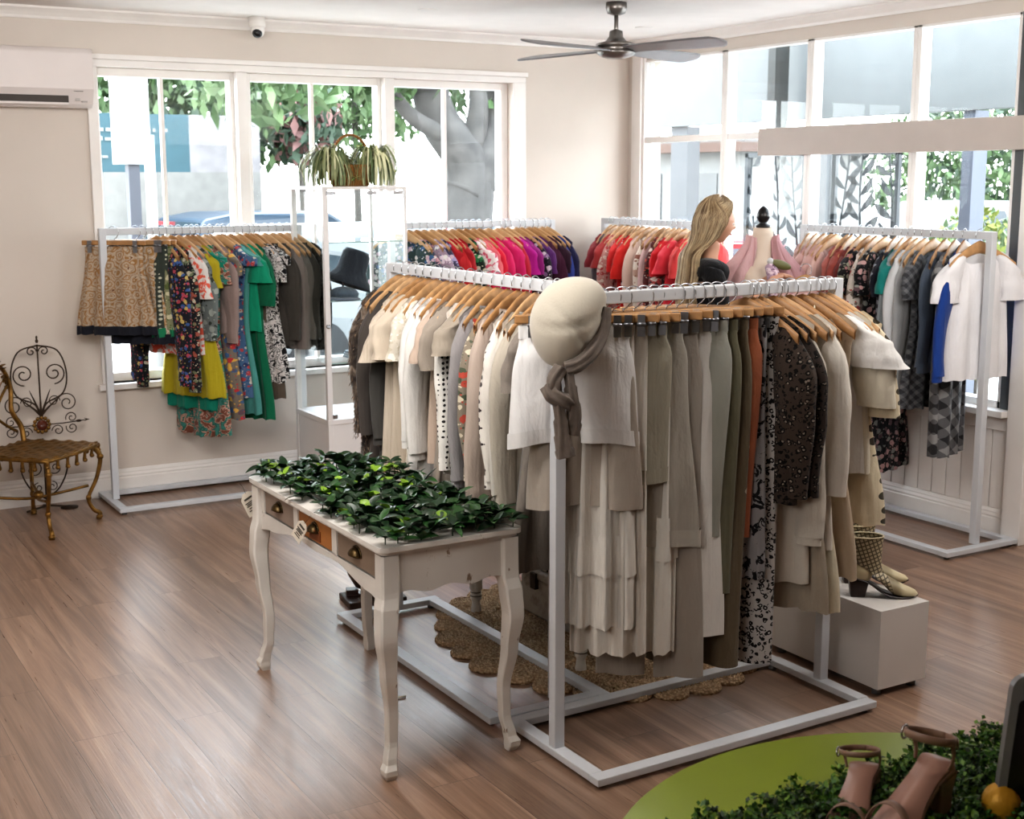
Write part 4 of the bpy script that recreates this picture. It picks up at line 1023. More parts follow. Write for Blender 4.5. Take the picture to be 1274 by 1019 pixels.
for z in (.82, 1.19, 1.535):
    sh_ = MB().box(cx0+.02, cx1-.02, cy0+.03, cy1-.02, z, z+.006).obj('glass_shelf', M_glass, cb)
    MB().box(cx0+.02, cx1-.02, cy0+.026, cy0+.03, z, z+.006).obj('shelf_edge', M_gedge, sh_)
for x in (-.23, 0.03, .2): MB().box(x-.03, x+.03, cy0-.004, cy0+.012, chh-.035, chh-.015).obj('door_catch', M_steel, cb)
MB().lathe([(0, 0), (.012, 0), (.012, .012), (0, .012)], (0, 0, 0), 12, Matrix.Translation((cx0+.012, cy0-.012, 1.05)) @ Matrix.Rotation(R(-90), 4, 'X')).obj('lock', M_steel, cb)
MB().box(cx0+.03, cx0+.06, cy0-.004, cy0+.01, .495, .52).obj('door_hinge', M_steel, cb)
# hats in the cabinet
M_navy = fab('linen:2a2f3c,3a4252')
hb = thing('bucket_hat', 'dark navy bucket hat propped on a stand in the glass cabinet', 'hat', (3.24, 7.50, 1.2))
MB().lathe([(.0, .30), (.07, .295), (.085, .27), (.09, .17), (.12, .12), (.15, .08), (.148, .078), (.085, .165), (0, .29)], n=28, M=Matrix.Rotation(R(20), 4, 'Y')).obj('crown_and_brim', M_navy, hb)
MB().tube([(0, 0, .0), (0, 0, .2)], .006, 8).lathe([(0, 0), (.05, 0), (.05, .006), (0, .006)]).obj('stand', M_steel, hb)
hc = thing('flat_cap', 'blue grey cap lying on the cabinet shelf below the bucket hat', 'hat', (3.21, 7.42, 1.196))
MB().ell((0, 0, .03), (.085, .11, .045), 22, 12, fn=lambda p: Vector((p.x, p.y, max(p.z, -.6)))).obj('crown', fab('linen:46566a,5a6a7e'), hc)
b = MB(); b.surf(lambda u, v: Vector((-.03+.09*cos(pi*u+pi)*(.7+.5*v), -.04-.10*sin(pi*u)*(.7+.5*v), .02-.012*v)), 14, 4, False); ho = b.obj('peak', fab('linen:46566a,5a6a7e'), hc); ho.modifiers.new('s', 'SOLIDIFY').thickness = .004
hp = thing('folded_scarf', 'small folded blue scarf on the lowest cabinet shelf', 'scarf', (3.36, 7.52, .826))
for k in range(3): MB().prism(rr(-.1+.005*k, .1-.004*k, -.07, .07-.004*k, .02), .014*k, .014*k+.012, 'xy').obj('fold', fab(['8aa0b0', '9fb0bb', '7e95a8'][k]), hp, bevel=.004)

# basket of trailing spider plants
bk = thing('plant_basket', 'wicker basket with arched handle holding trailing variegated plants on the cabinet', 'basket', (3.33, 7.56, chh+.012))
def wick():
    t = NT('wicker'); w = t.n('ShaderNodeTexWave'); w.inputs['Scale'].default_value = 30; w.inputs['Distortion'].default_value = 3
    t.l(t.coord(), w.inputs[0]); return t.bsdf(t.ramp(w.outputs['Fac'], [(.2, '#5f3f22'), (.8, '#a8763f')]), .7, 0, .3, w.outputs['Fac'], .8, .004)
M_wick = wick()
MB().lathe([(0, 0), (.085, 0), (.10, .05), (.115, .12), (.118, .128), (.11, .13), (.1, .11), (0, .10)], n=30, sx=1.35, sy=.8).obj('basket_body', M_wick, bk)
MB().tube([(.13*cos(R(a)), -.01, .12+.185*sin(R(a))) for a in range(0, 181, 8)], [(.008, .014)]*23, 10).obj('handle', M_wick, bk)
q = random.Random(5)
M_var = [mat('variegated_cream', '#cfcfa8', .5, var=.15, sc=20), mat('variegated_green', '#5c6f45', .5, var=.2, sc=20), mat('variegated_olive', '#8c9468', .5, var=.2, sc=20)]
b = MB(); b.smooth = True
for cxp, n in ((-.13, 210), (.15, 220)):
    for k in range(n):
        a = q.uniform(0, 2*pi); 
        Lr_ = q.uniform(.07, .2); up = q.uniform(.03, .11); drop = q.uniform(.04, .2)
        x0, y0, z0 = cxp+q.uniform(-.04, .04), q.uniform(-.04, .04), .12+q.uniform(0, .03)
        tip = (x0+cos(a)*Lr_*.97, y0+sin(a)*Lr_*.78, max(.004, z0-drop))
        P = bez([(x0, y0, z0), (x0+cos(a)*Lr_*.42, y0+sin(a)*Lr_*.34, z0+up), (x0+cos(a)*Lr_*.82, y0+sin(a)*Lr_*.66, z0+up*.35), (x0+cos(a)*Lr_*1.0, y0+sin(a)*Lr_*.8, z0-drop*.45), tip], 12)
        w = q.uniform(.0035, .0065); sdv = Vector((-sin(a), cos(a), .2))*w; vs = []
        for i, p in enumerate(P): ww = sin(pi*min(1, .15+.85*i/len(P)))**.5+.05; vs += [p-sdv*ww, p+sdv*ww]
        b.cur = q.choice((0, 1, 2, 2)); b.add(vs, [(2*i, 2*i+1, 2*i+3, 2*i+2) for i in range(len(P)-1)])
b.obj('trailing_leaves', M_var, bk)
b = MB()
for cx_, cy_, cz_ in ((.075, 0, .23), (-.02, .02, .19), (.21, 0, .15), (.29, -.02, .08), (.0, -.08, .05)):
    b = MB()
    for k in range(16):
        a = q.uniform(0, 6.3); e = q.uniform(-.3, 1.3); leaf(b, (cx_, cy_, cz_), (cos(a)*cos(e), sin(a)*cos(e), sin(e)), q.uniform(.03, .05), .005, q.choice((0, 1)), 0, .2)
    b.obj('sprig', [mat('sprig_yellow', '#c3cc7c', .5), mat('sprig_green', '#8fa860', .5)], bk)

# ---------------------------------------------------------------- gold chair
M_gold = mat('antique_gold', '#8f6a34', .42, .75, var=.3, sc=22, bstr=.5, bsc=45)
gc = thing('gilded_chair', 'ornate antique gold metal chair with pierced seat by the left wall', 'chair', (1.415, 7.575, 0), R(45))
# local: front corner legs at (+-.2, -.19), back at (+-.17,.16) ; rotated 45deg
def seatpt(u, v, z): return Vector((lerp(-.25, .25, u)*(1-.1*v)*(1+.03*sin(pi*v)), lerp(-.235, .215, v)-(.02*sin(pi*u) if v < .5 else 0), z))
b = MB()
b.surf(lambda u, v: seatpt(u, v, .432+.006*cos(12*pi*u)*cos(10*pi*v)-.012*sin(pi*u)*sin(pi*v)), 34, 30, False)
so = b.obj('seat', M_gold, gc); so.modifiers.new('s', 'SOLIDIFY').thickness = .012
b = MB(); rim = [seatpt(i/12, 0, .43) for i in range(12)]+[seatpt(1, i/12, .43) for i in range(12)]+[seatpt(1-i/12, 1, .43) for i in range(12)]+[seatpt(0, 1-i/12, .43) for i in range(12)]
b.tube(rim, .011, 8, closed=True)
for i, p in enumerate(rim):
    if i % 2 == 0:
        dr = .02+.028*abs(sin(i*pi/12)); b.tube(bez([p, p+Vector((0, 0, -.02)), p*.985+Vector((0, 0, .006-dr-.02))], 6), [.010, .012, .009, .008, .009, .011, .004][:7], 6)
        b.ell(p+Vector((0, 0, -.012-dr)), (.014, .014, .012), 8, 6)
b.obj('seat_rim', M_gold, gc)
for sx, sy in ((-1, -1), (1, -1), (-1, 1), (1, 1)):
    x, y = sx*.225, (-.215 if sy < 0 else .19); ox, oy = sx*.03, (-.03 if sy < 0 else .02)
    P = bez([(x, y, .42), (x+ox*.9, y+oy*.9, .36), (x+ox*.3, y+oy*.3, .24), (x-ox*.9, y-oy*.9, .13), (x-ox*.4, y-oy*.3, .06), (x+ox*.4, y+oy*.5, .035), (x+ox*.2, y+oy*.3, .0)], 28)
    rs = [.017-.006*sin(pi*min(1, i/24)) for i in range(len(P))]
    b = MB(); b.tube(P, rs, 8); b.ell(P[4], (.02, .02, .018), 8, 6); b.ell(P[12], (.016, .016, .02), 8, 6); b.ell(P[22], (.02, .02, .012), 8, 6)
    b.obj('leg', M_gold, gc)
b = MB()
b.tube(bez([(-.2, -.19, .2), (-.06, -.04, .17), (.06, .04, .17), (.19, .17, .2)], 12), .008, 6).tube(bez([(.2, -.19, .2), (.06, -.04, .17), (-.06, .04, .17), (-.19, .17, .2)], 12), .008, 6)
b.ell((0, 0, .18), (.03, .03, .025), 10, 8); b.obj('stretcher', M_gold, gc)
b = MB()
for s in (-1, 1):
    b.tube(bez([(s*.19, .2, .43), (s*.20, .22, .52), (s*.15, .24, .62), (s*.18, .26, .74), (s*.14, .27, .85), (s*.05, .28, .90), (0, .28, .93)], 30), [.016-.0002*i for i in range(31)], 8)
    b.tube(bez([(s*.16, .22, .5), (s*.06, .23, .56), (0, .235, .62), (s*.07, .25, .7), (s*.15, .26, .76)], 18), .009, 6)
q = random.Random(4)
for k in range(54):
    t = k/54; s = 1 if k % 2 else -1; c = Vector((s*(.15*(1-t*.85)+.02), .27, .72+.22*t))
    a = q.uniform(0, 6.3); leaf(b, c+Vector((q.uniform(-.02, .02), q.uniform(-.015, .015), q.uniform(-.02, .02))), (cos(a), q.uniform(-.3, .3), sin(a)), .045, .014, 0, 0, 0)
for k in range(10): a = k*.63; b.ell((0.+.03*cos(a), .275, .93+.03*sin(a)), (.016, .012, .016), 8, 6)
b.obj('backrest', M_gold, gc)
# ---------------------------------------------------------------- iron scroll stand
M_iron = mat('rusty_iron', '#4a3a2c', .55, .6, var=.3, sc=30)
ir = thing('iron_scroll_stand', 'dark wrought iron scrollwork stand with amber jewel behind the gold chair', 'stand', (1.535, 7.98, 0))
def spiral(cx, cz, r, a0, turns, sgn=1, n=34): return [(cx+(r*(1-.82*i/n))*cos(R(a0)+sgn*2*pi*turns*i/n), 0, cz+(r*(1-.82*i/n))*sin(R(a0)+sgn*2*pi*turns*i/n)) for i in range(n+1)]
for s in (-1, 1):
    b = MB(); X = lambda pts: [(s*p[0], p[1], p[2]) for p in pts]
    b.tube(X(spiral(.085, .80, .065, -90, 1.6)), .004, 5).tube(X(spiral(.035, .93, .03, 180, 1.3, -1)), .0035, 5)
    b.tube(X(bez([(0, 0, .52), (.03, 0, .62), (.13, 0, .68), (.155, 0, .8), (.11, 0, .93), (.0, 0, .965)], 30)), .0045, 6)
    b.tube(X(spiral(.15, .62, .06, 170, 1.6, -1)), .0035, 5).tube(X(spiral(.075, .635, .035, 0, 1.4)), .003, 5)
    b.tube(X(spiral(.17, .53, .035, 200, 1.4, -1)), .003, 5).tube(X(spiral(.17, .47, .035, 160, 1.4)), .003, 5).tube(X(spiral(.09, .46, .035, 180, 1.4, -1)), .003, 5)
    b.tube(X([(0, 0, .5), (.12, 0, .5), (.2, 0, .505)]), .0035, 5)
    b.tube(X(bez([(0, 0, .4), (.1, 0, .35), (.13, 0, .24), (.08, 0, .12), (.0, 0, .06)], 24)), .0045, 6)
    b.tube(X(spiral(.06, .24, .05, 60, 1.5)), .0035, 5).tube(X(spiral(.04, .13, .03, 90, 1.3, -1)), .003, 5)
    b.obj('scroll_side', M_iron, ir)
b = MB(); b.tube([(.2, 0, .505), (.245, 0, .508)], .003, 6); b.add([(.24, 0, .52), (.275, 0, .51), (.24, 0, .50), (.25, 0, .51)], [(0, 1, 3), (1, 2, 3)]); b.ell((.21, 0, .506), (.018, .006, .008), 8, 6); b.obj('arrow_tip', M_iron, ir)
b = MB(); b.tube([(0, 0, .0), (0, 0, .42)], .005, 6).tube([(0, 0, .6), (0, 0, .97)], .0045, 6)
for k in range(5): a = R(90+(k-2)*22); b.tube(bez([(0, 0, .55), (.05*cos(a), 0, .55+.06*sin(a)), (.13*cos(a)*(1+.2*abs(k-2)), 0, .55+.17*sin(a))], 8), [.003, .005, .007, .007, .006, .005, .004, .003, .001][:9], 6)
b.ell((0, 0, .99), (.009, .009, .012), 8, 6).ell((0, 0, 1.01), (.006, .006, .012), 8, 6)
b.tube([(-.12, -.04, .004), (0, 0, .02), (.14, -.04, .004)], .006, 6).tube([(0, 0, .02), (0, .09, .004)], .006, 6).lathe([(.0, .0), (.05, 0), (.05, .006), (0, .01)], (.12, -.04, 0), 14)
b.obj('centre_stem', M_iron, ir)
b = MB(); b.lathe([(0, -.012), (.02, -.012), (.03, -.006), (.03, .006), (0, .008)], (0, 0, 0), 18, Matrix.Translation((0, -.005, .5)) @ Matrix.Rotation(R(90), 4, 'X')); b.obj('jewel', mat('amber_jewel', '#5a2a1c', .15), ir)
b = MB()
for k in range(12): a = k*pi/6; b.ell((.042*cos(a), 0, .5+.042*sin(a)), (.012, .006, .012), 8, 6)
b.obj('jewel_setting', M_gold, ir)

# ---------------------------------------------------------------- plinths and boots
M_pl = mat('plinth_white', '#d0ccc8', .5, var=.02)
p1 = thing('plinth', 'long low white display plinth under the ankle boots', 'plinth', (3.685, 3.66, 0))
MB().box(-.125, .125, -.29, .31, .03, .335).obj('box', M_pl, p1, bevel=.002)
for x in (-.09, .09):
    for y in (-.25, .27): MB().lathe([(0, 0), (.018, 0), (.018, .03), (0, .03)], (x, y, 0), 12).obj('foot', mat('foot_grey', '#6c6c6c'), p1)
p2 = thing('plinth', 'taller white plinth standing behind the boot plinth', 'plinth', (3.70, 4.16, 0))
MB().box(-.14, .14, -.14, .22, .03, .47).obj('box', M_pl, p2, bevel=.002)
MB().box(-.12, .12, -.12, .2, 0, .03).obj('recessed_base', mat('foot_grey', '#6c6c6c'), p2)
def bootmat():
    t = NT('cream_check_leather'); sp = t.n('ShaderNodeSeparateXYZ'); t.l(t.coord(rot=(0, R(20), 0)), sp.inputs[0])
    a = t.math('GREATER_THAN', t.math('SINE', t.math('MULTIPLY', sp.outputs[0], 420.)), .55); c = t.math('GREATER_THAN', t.math('SINE', t.math('MULTIPLY', sp.outputs[2], 420.)), .55)
    return t.bsdf(t.mix(t.math('MAXIMUM', a, c), '#b9ad90', '#5d5443'), .5)
M_bc = bootmat(); M_bl = mat('cream_leather', '#cfc3a2', .32, var=.04); M_heel = mat('dark_wood_heel', '#2e1c17', .35)
def boot(label, loc, rz):
    """toe towards +x, length .235"""
    o = thing('ankle_boot', label, 'boot', loc, rz, 'cream checked ankle boots')
    # side profile sections along the path from toe to shaft top
    def sec(cx, cz, tx, tz, rh, rw, n=18):
        # ring centred at (cx,cz) normal (tx,tz)
        up = Vector((-tz, 0, tx)); return [Vector((cx, 0, cz))+up*rh*cos(2*pi*k/n)+Vector((0, 1, 0))*rw*sin(2*pi*k/n) for k in range(n)]
    S = [(.150, .016, 1, 0, .004, .006), (.140, .018, 1, 0, .013, .020), (.115, .022, 1, .02, .019, .032), (.085, .030, 1, .1, .027, .038), (.05, .045, 1, .35, .038, .038), (.015, .068, .95, .6, .050, .036), (-.02, .09, .8, .8, .058, .034), (-.045, .118, .35, 1, .064, .036), (-.050, .15, .05, 1, .062, .039), (-.052, .195, 0, 1, .066, .043), (-.053, .235, 0, 1, .069, .046)]
    def rings(Sx, mi_):
        b = MB(); n = 18; vs = []
        for cx, cz, tx, tz, rh, rw in Sx:
            l = sqrt(tx*tx+tz*tz); vs += sec(cx, cz, tx/l, tz/l, rh, rw)
        b.add(vs, [(i*n+k, i*n+(k+1) % n, (i+1)*n+(k+1) % n, (i+1)*n+k) for i in range(len(Sx)-1) for k in range(n)]); return b
    b = rings(S[:5], 0); b.add([(.150, 0, .016)], []); b.obj('toe_cap', M_bl, o)
    rings(S[3:], 0).obj('checked_shaft', M_bc, o)
    b = MB(); b.ell((-.062, 0, .098), (.046, .037, .048), 18, 12); b.obj('heel_counter', M_bl, o)
    b = MB(); vs = [(-.108, -.03, .075), (-.035, -.03, .058), (-.035, .03, .058), (-.108, .03, .075), (-.10, -.026, 0), (-.047, -.026, 0), (-.047, .026, 0), (-.10, .026, 0)]
    b.add(vs, [(0, 1, 2, 3), (7, 6, 5, 4), (0, 4, 5, 1), (1, 5, 6, 2), (2, 6, 7, 3), (3, 7, 4, 0)], False); b.obj('block_heel', M_heel, o, bevel=.004)
    b = MB(); P = bez([(-.105, 0, .076), (-.04, 0, .058), (.02, 0, .018), (.07, 0, .004), (.12, 0, .003), (.153, 0, .010)], 20)
    W = [.03, .031, .032, .033, .034, .035, .036, .037, .038, .039, .039, .039, .038, .036, .034, .030, .026, .020, .013, .007, .004]
    vs = []
    for p, w in zip(P, W): vs += [p+Vector((0, -w, 0)), p+Vector((0, w, 0)), p+Vector((0, w, .004)), p+Vector((0, -w, .004))]
    n = min(len(P), len(W)); b.add(vs, [(i*4+k, i*4+(k+1) % 4, (i+1)*4+(k+1) % 4, (i+1)*4+k) for i in range(n-1) for k in range(4)]); b.obj('sole', M_heel, o)
    MB().tube([(-.053+.069*cos(2*pi*k/24), .046*sin(2*pi*k/24), .236) for k in range(24)], .003, 6, closed=True).obj('collar_edge', M_bl, o)
boot('cream checked ankle boot with dark block heel, in front on the plinth', (3.685, 3.515, .335), R(-38))
boot('second cream checked ankle boot, mostly hidden behind the front boot', (3.79, 3.66, .335), R(-34))

# ---------------------------------------------------------------- under the centre rack
def jute():
    t = NT('jute_braid'); n = t.n('ShaderNodeTexVoronoi'); n.inputs['Scale'].default_value = 95; t.l(t.coord(), n.inputs['Vector']); n2 = t.noise(t.coord(), 5, 2)
    c = t.mix(t.math('MULTIPLY', n2.outputs['Fac'], .5), t.ramp(n.outputs['Distance'], [(.15, '#d9bf9d'), (.75, '#94765a')]), '#c2a88a')
    return t.bsdf(c, .9, 0, .2, t.math('SUBTRACT', 1., n.outputs['Distance']), 1., .008)
M_jute = jute()
rg = thing('jute_rug', 'round braided jute rug of coiled discs under the centre rack', 'rug', (3.05, 4.5, 0))
q = random.Random(2); b = MB()
def disc(cx, cy, r, k):
    n = max(2, int(r/.013)); prof = [(0.001, .008)]
    for i in range(n): r0 = r*i/n; prof += [(r0+r/n*.5, .021), (r0+r/n*.97, .009)]
    prof += [(r, .0)]; b.lathe([(0, .0)]+[(a, z) for a, z in prof], (cx, cy, 0), 22)
disc(0, 0, .3, 0)
b.lathe([(0, 0), (.50, 0), (.50, .007), (0, .008)], n=40, sy=1.28)
for ring, (rad, cnt, rr_) in enumerate([(.27, 12, .08), (.37, 18, .075), (.47, 26, .068), (.57, 26, .075)]):
    for k in range(cnt):
        a = 2*pi*k/cnt+ring*.13; disc(rad*cos(a)*1.0, rad*sin(a)*1.25, rr_*q.uniform(.88, 1.12), k)
b.obj('coiled_discs', M_jute, rg)
# trunk
def metalworn(name, c1, c2):
    t = NT(name); n = t.noise(t.coord(), 7, 8, .7); return t.bsdf(t.ramp(n.outputs['Fac'], [(.35, c2), (.52, c1)]), .6, .2, .4, n.outputs['Fac'], .2, .003)
M_tk = metalworn('worn_grey_metal', '#a39d94', '#6e655b')
tk = thing('storage_trunk', 'worn grey white metal trunk standing on the jute rug', 'trunk', (3.14, 4.53, .017))
MB().box(-.2, .2, -.38, .38, 0, .17).obj('body', M_tk, tk, bevel=.012)
MB().box(-.207, .207, -.387, .387, .17, .215).obj('lid', M_tk, tk, bevel=.012)
for y in (-.25, .25): MB().box(-.218, -.2, y-.02, y+.02, .13, .2).obj('latch', M_iron, tk)
for x in (-.2, .2):
    for y in (-.38, .38): MB().box(x-.012, x+.012, y-.012, y+.012, 0, .05).obj('corner_guard', M_iron, tk)

bx = thing('polka_dot_box', 'small cream box with black polka dots on the trunk lid', 'box', (3.0, 4.80, .233))
MB().box(-.05, .06, -.09, .09, 0, .065).obj('body', fab('dots:b9ab98,2a2422:1.'), bx, bevel=.004); MB().box(-.054, .064, -.094, .094, .05, .072).obj('lid', fab('dots:b9ab98,2a2422:1.'), bx, bevel=.003)
bx = thing('pierced_box', 'small white pierced wooden box beside the polka dot box', 'box', (3.0, 4.59, .233))
MB().box(-.05, .08, -.09, .09, 0, .075).obj('body', M_chip, bx, bevel=.004)
b = MB()
for i in range(6):
    for z in (.022, .052): b.lathe([(0, 0), (.006, 0), (.006, .002), (0, .002)], (0, 0, 0), 8, Matrix.Translation((-.051, -.075+.03*i, z)) @ Matrix.Rotation(R(-90), 4, 'Y'))
b.obj('pierced_holes', M_ink, bx)
# low table with turned legs
lt = thing('low_table', 'low white table with turned banded legs standing over the trunk', 'table', (3.1, 4.57, .0))
tp = [(0, 0), (.016, 0), (.024, .012), (.02, .04), (.017, .06), (.021, .07), (.026, .078), (.021, .086), (.026, .094), (.021, .102), (.021, .11), (.029, .12), (.030, .26), (.022, .28), (.03, .30), (.03, .49), (0, .49)]
for x, y in ((-.345, -.425), (-.345, .415), (.32, -.425), (.32, .415)):
    l = MB().lathe(tp, (x, y, .0), 20).obj('turned_leg', M_chip, lt)
    MB().lathe([(.0215, .087), (.0268, .0875), (.0268, .0915), (.0215, .092)], (x, y, 0), 20).lathe([(.0215, .103), (.024, .1035), (.024, .107), (.0215, .1075)], (x, y, 0), 20).obj('grey_band', mat('band_grey', '#6f6a62', .5), l)
MB().box(-.37, .345, -.45, .44, .49, .515).obj('tabletop', M_chip, lt, bevel=.004)
ts = thing('tassel', 'brown tassel on a cord hanging in front of the trunk', 'tassel', (2.60, 3.86, 0))
MB().tube([(0, 0, .50), (.002, 0, .36)], .002, 5).obj('cord', mat('tassel_brown', '#4f3a30', .8), ts)
b = MB(); b.lathe([(0, .30), (.012, .30), (.011, .345), (.007, .35), (.009, .36), (0, .368)], n=12)
b.obj('fringe', mat('tassel_brown', '#4f3a30'), ts)
bd = tag(MB().box(-.13, .14, -.09, .09, 0, .03).obj('wooden_board', mat('dark_board', '#3c2a20', .5, var=.2), loc=(2.44, 5.40, .0), rot=(0, 0, R(-8)), bevel=.004), 'dark brown wooden board on the floor behind the far desk leg', 'board')
bb_ = thing('brown_boot', 'dark brown leather boot on the dark wooden board behind the desk', 'boot', (2.42, 5.42, .03), R(-20))
b = MB(); n = 16; vs = []
for cx, cz, r1, r2, tl in ((.10, .02, .012, .012, 1), (.08, .028, .026, .026, .9), (.03, .035, .033, .034, .8), (-.02, .055, .045, .035, .45), (-.04, .10, .045, .036, .1), (-.045, .17, .048, .040, 0), (-.045, .24, .052, .046, 0)):
    for k in range(n):
        a = 2*pi*k/n; c, s_ = cos(a), sin(a); vs.append((cx+r1*c*(1-tl*.9), r2*s_, cz+r1*c*tl*.9))
b.add(vs, [(i*n+k, i*n+(k+1) % n, (i+1)*n+(k+1) % n, (i+1)*n+k) for i in range(6) for k in range(n)]); b.obj('upper', mat('brown_leather', '#463228', .45, var=.15), bb_)
MB().box(-.09, .11, -.033, .033, 0, .010).box(-.09, -.035, -.03, .03, .0, .03).obj('sole', M_heel, bb_, bevel=.003)
# hat and scarf on the post
M_felt = mat('ivory_felt', '#c2bbac', .85, var=.06, sc=5, sheen=.4, bstr=.2, bsc=120)
ht = thing('felt_hat', 'ivory felt cloche hat hooked over the corner post of the centre rack', 'hat', (2.235, 3.455, 1.465))
def hatf(p):
    r = 1+.05*sin(3*atan2(p.y, p.x)+1)*sqrt(max(0, 1-p.z*p.z)); z = p.z
    q_ = Vector((p.x*r, p.y*r, z)); q_ *= 1+.17*max(0, p.dot(Vector((.55, -.33, .77))))**5
    cr = math.exp(-((p.z-.25-.45*p.x)/.07)**2)*.07*max(0, -p.y+.3); q_ *= 1-cr
    cr2 = math.exp(-((p.z+.15+.55*p.x)/.08)**2)*.06*max(0, -p.y+.2); q_.x *= 1-.16*max(0, -p.z)**1.5; q_ *= 1-cr2
    return q_
Mh = Euler((R(12), R(14), 0)).to_matrix()
MB().ell((0, 0, 0), (.108, .115, .142), 48, 34, Mh, hatf).obj('crown', M_felt, ht)
b = MB(); 
MB().tube([Mh@Vector((.092*cos(a)*1.0+.035, .10*sin(a)+.02, -.045+.055*cos(a))) for a in [2*pi*k/40 for k in range(40)]], .006, 8, closed=True).obj('brim_edge', M_felt, ht)
M_scf = mat('taupe_scarf', '#766b62', .8, var=.15, sc=25, bstr=.7, bsc=40, sheen=.2)
scf = thing('neck_scarf', 'crinkled taupe scarf knotted below the ivory hat', 'scarf', (2.235, 3.455, 1.465))
def ribbon(pts, w, th, name, fr=5, am=.25):
    P = bez(pts, 34); N = len(P)
    b = MB(); vs = []; n = 20
    for i, p in enumerate(P):
        d = (P[min(N-1, i+1)]-P[max(0, i-1)]).normalized(); fw = Vector((-.55, -.83, 0)); sx_ = d.cross(fw).normalized(); fz = sx_.cross(d)
        wi = w[min(len(w)-1, int(i*len(w)/N))] if isinstance(w, list) else w
        for k in range(n):
            a = 2*pi*k/n; rr_ = 1+am*sin(fr*a+i*.12)
            vs.append(p+sx_*cos(a)*wi*rr_+fz*sin(a)*th*rr_)
    b.add(vs, [(i*n+k, i*n+(k+1) % n, (i+1)*n+(k+1) % n, (i+1)*n+k) for i in range(N-1) for k in range(n)]+[tuple(range(n))[::-1], tuple(range((N-1)*n, N*n))])
    return b.obj(name, M_scf, scf)
def RC(r, z, c=.10): return (r*.86-c*.51, -r*.51-c*.86, z)
ribbon([RC(.112, .05, .03), RC(.108, -.02, .05), RC(.08, -.075, .085), RC(.035, -.115, .10), RC(-.005, -.13, .10)], .02, .014, 'band')
ribbon([RC(-.02, -.125), RC(-.04, -.165, .115), RC(-.04, -.215, .115)], .02, .018, 'knot_loop')
ribbon([RC(-.06, -.18, .11), RC(-.045, -.205, .125), RC(-.01, -.225, .125), RC(.005, -.235, .11)], .022, .018, 'knot')
ribbon([RC(-.0, -.13), RC(.012, -.2, .11), RC(.02, -.27, .11), RC(.008, -.33, .11)], [.014, .018, .02, .024], .010, 'tail')
ribbon([RC(-.03, -.22, .12), RC(-.018, -.3, .12), RC(-.012, -.36, .12), RC(-.004, -.40, .12)], [.016, .02, .023, .026], .011, 'tail')
# sill items on the right
pk = tag(MB().box(-.09, .0, -.14, .14, 0, .085).obj('gift_box', mat('pink_box', '#d9a6a4', .6), loc=(XR-.0, 5.2, .70), bevel=.004), 'flat pink box on the right window sill behind the floral dress', 'box')
pt = thing('terracotta_pot', 'terracotta plant pot on the right window sill', 'plant pot', (XR-.045, 5.08, .70))
MB().lathe([(0, 0), (.035, 0), (.048, .11), (.054, .112), (.054, .13), (.046, .13), (.04, .02), (0, .02)]).obj('pot', mat('terracotta', '#9a5a3a', .8), pt)
tag(MB().tube([(0, 0, 0), (.02, .005, 0), (.04, .01, .0)], [.003, .004, .004], 6).obj('cotton_bud', mat('paper_tag', '#d8cfc0'), loc=(2.02, 4.28, .005), rot=(0, 0, R(-20))), 'tiny white stick lying on the floor boards beside the desk legs', 'stick')
# ---------------------------------------------------------------- lime table in the foreground
M_lime = mat('lime_laminate', '#8a9a2c', .38, var=.05, sc=4, bstr=.05, bsc=200)
TX, TY, TZ, TR = 1.707, 1.39, .75, .606
tb = thing('round_table', 'round lime green display table in the foreground', 'table', (TX, TY, 0))
MB().lathe([(0, TZ-.03), (TR-.006, TZ-.03), (TR, TZ-.024), (TR, TZ-.006), (TR-.006, TZ), (0, TZ)], n=96).obj('tabletop', M_lime, tb)
MB().lathe([(0, .02), (.035, .02), (.035, TZ-.04), (.12, TZ-.03), (0, TZ-.03)], n=24).obj('pedestal', M_white, tb)
MB().lathe([(0, 0), (.28, 0), (.28, .012), (.05, .025), (0, .025)], n=36).obj('base', M_white, tb)
# boxwood mat
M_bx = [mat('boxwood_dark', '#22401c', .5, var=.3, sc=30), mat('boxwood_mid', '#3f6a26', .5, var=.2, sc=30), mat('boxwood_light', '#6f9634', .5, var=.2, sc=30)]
bm = thing('boxwood_mat', 'artificial boxwood hedge mat curving over the lime table', 'artificial plant', (TX, TY, TZ))
q = random.Random(9); b = MB(); b.smooth = False
def in_mat(x, y):
    # band on the camera-right side of the table
    rr_ = sqrt(x*x+y*y)
    u = x*.86-y*.51   # toward image right
    w = x*.51+y*.86   # away from camera
    return rr_ < .60 and -.02 < w < .404+.61*u+.012*sin(40*u)
cnt = 0
while cnt < 26000:
    x, y = q.uniform(-.61, .61), q.uniform(-.61, .61)
    if not in_mat(x, y): continue
    cnt += 1; hgt = .02+.028*(.5+.5*sin(x*60)*cos(y*55))+q.uniform(-.012, .018)
    e = Euler((q.uniform(-1, 1), q.uniform(-1, 1), q.uniform(0, 6.3))).to_matrix(); s = q.uniform(.005, .0085); c = Vector((x, y, max(.004, hgt)))
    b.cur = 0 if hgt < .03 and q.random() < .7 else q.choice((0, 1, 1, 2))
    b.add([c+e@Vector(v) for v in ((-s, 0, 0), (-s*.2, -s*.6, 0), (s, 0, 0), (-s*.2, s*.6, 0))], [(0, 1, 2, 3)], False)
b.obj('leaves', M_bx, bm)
b = MB(); 
for i in range(300):
    x, y = q.uniform(-.6, .6), q.uniform(-.6, .6)
    if in_mat(x*1.04, y*1.04): b.tube([(x, y, 0), (x+q.uniform(-.01, .01), y+q.uniform(-.01, .01), .035)], .0012, 4)
b.obj('stems', mat('stem_green', '#2f4426'), bm)
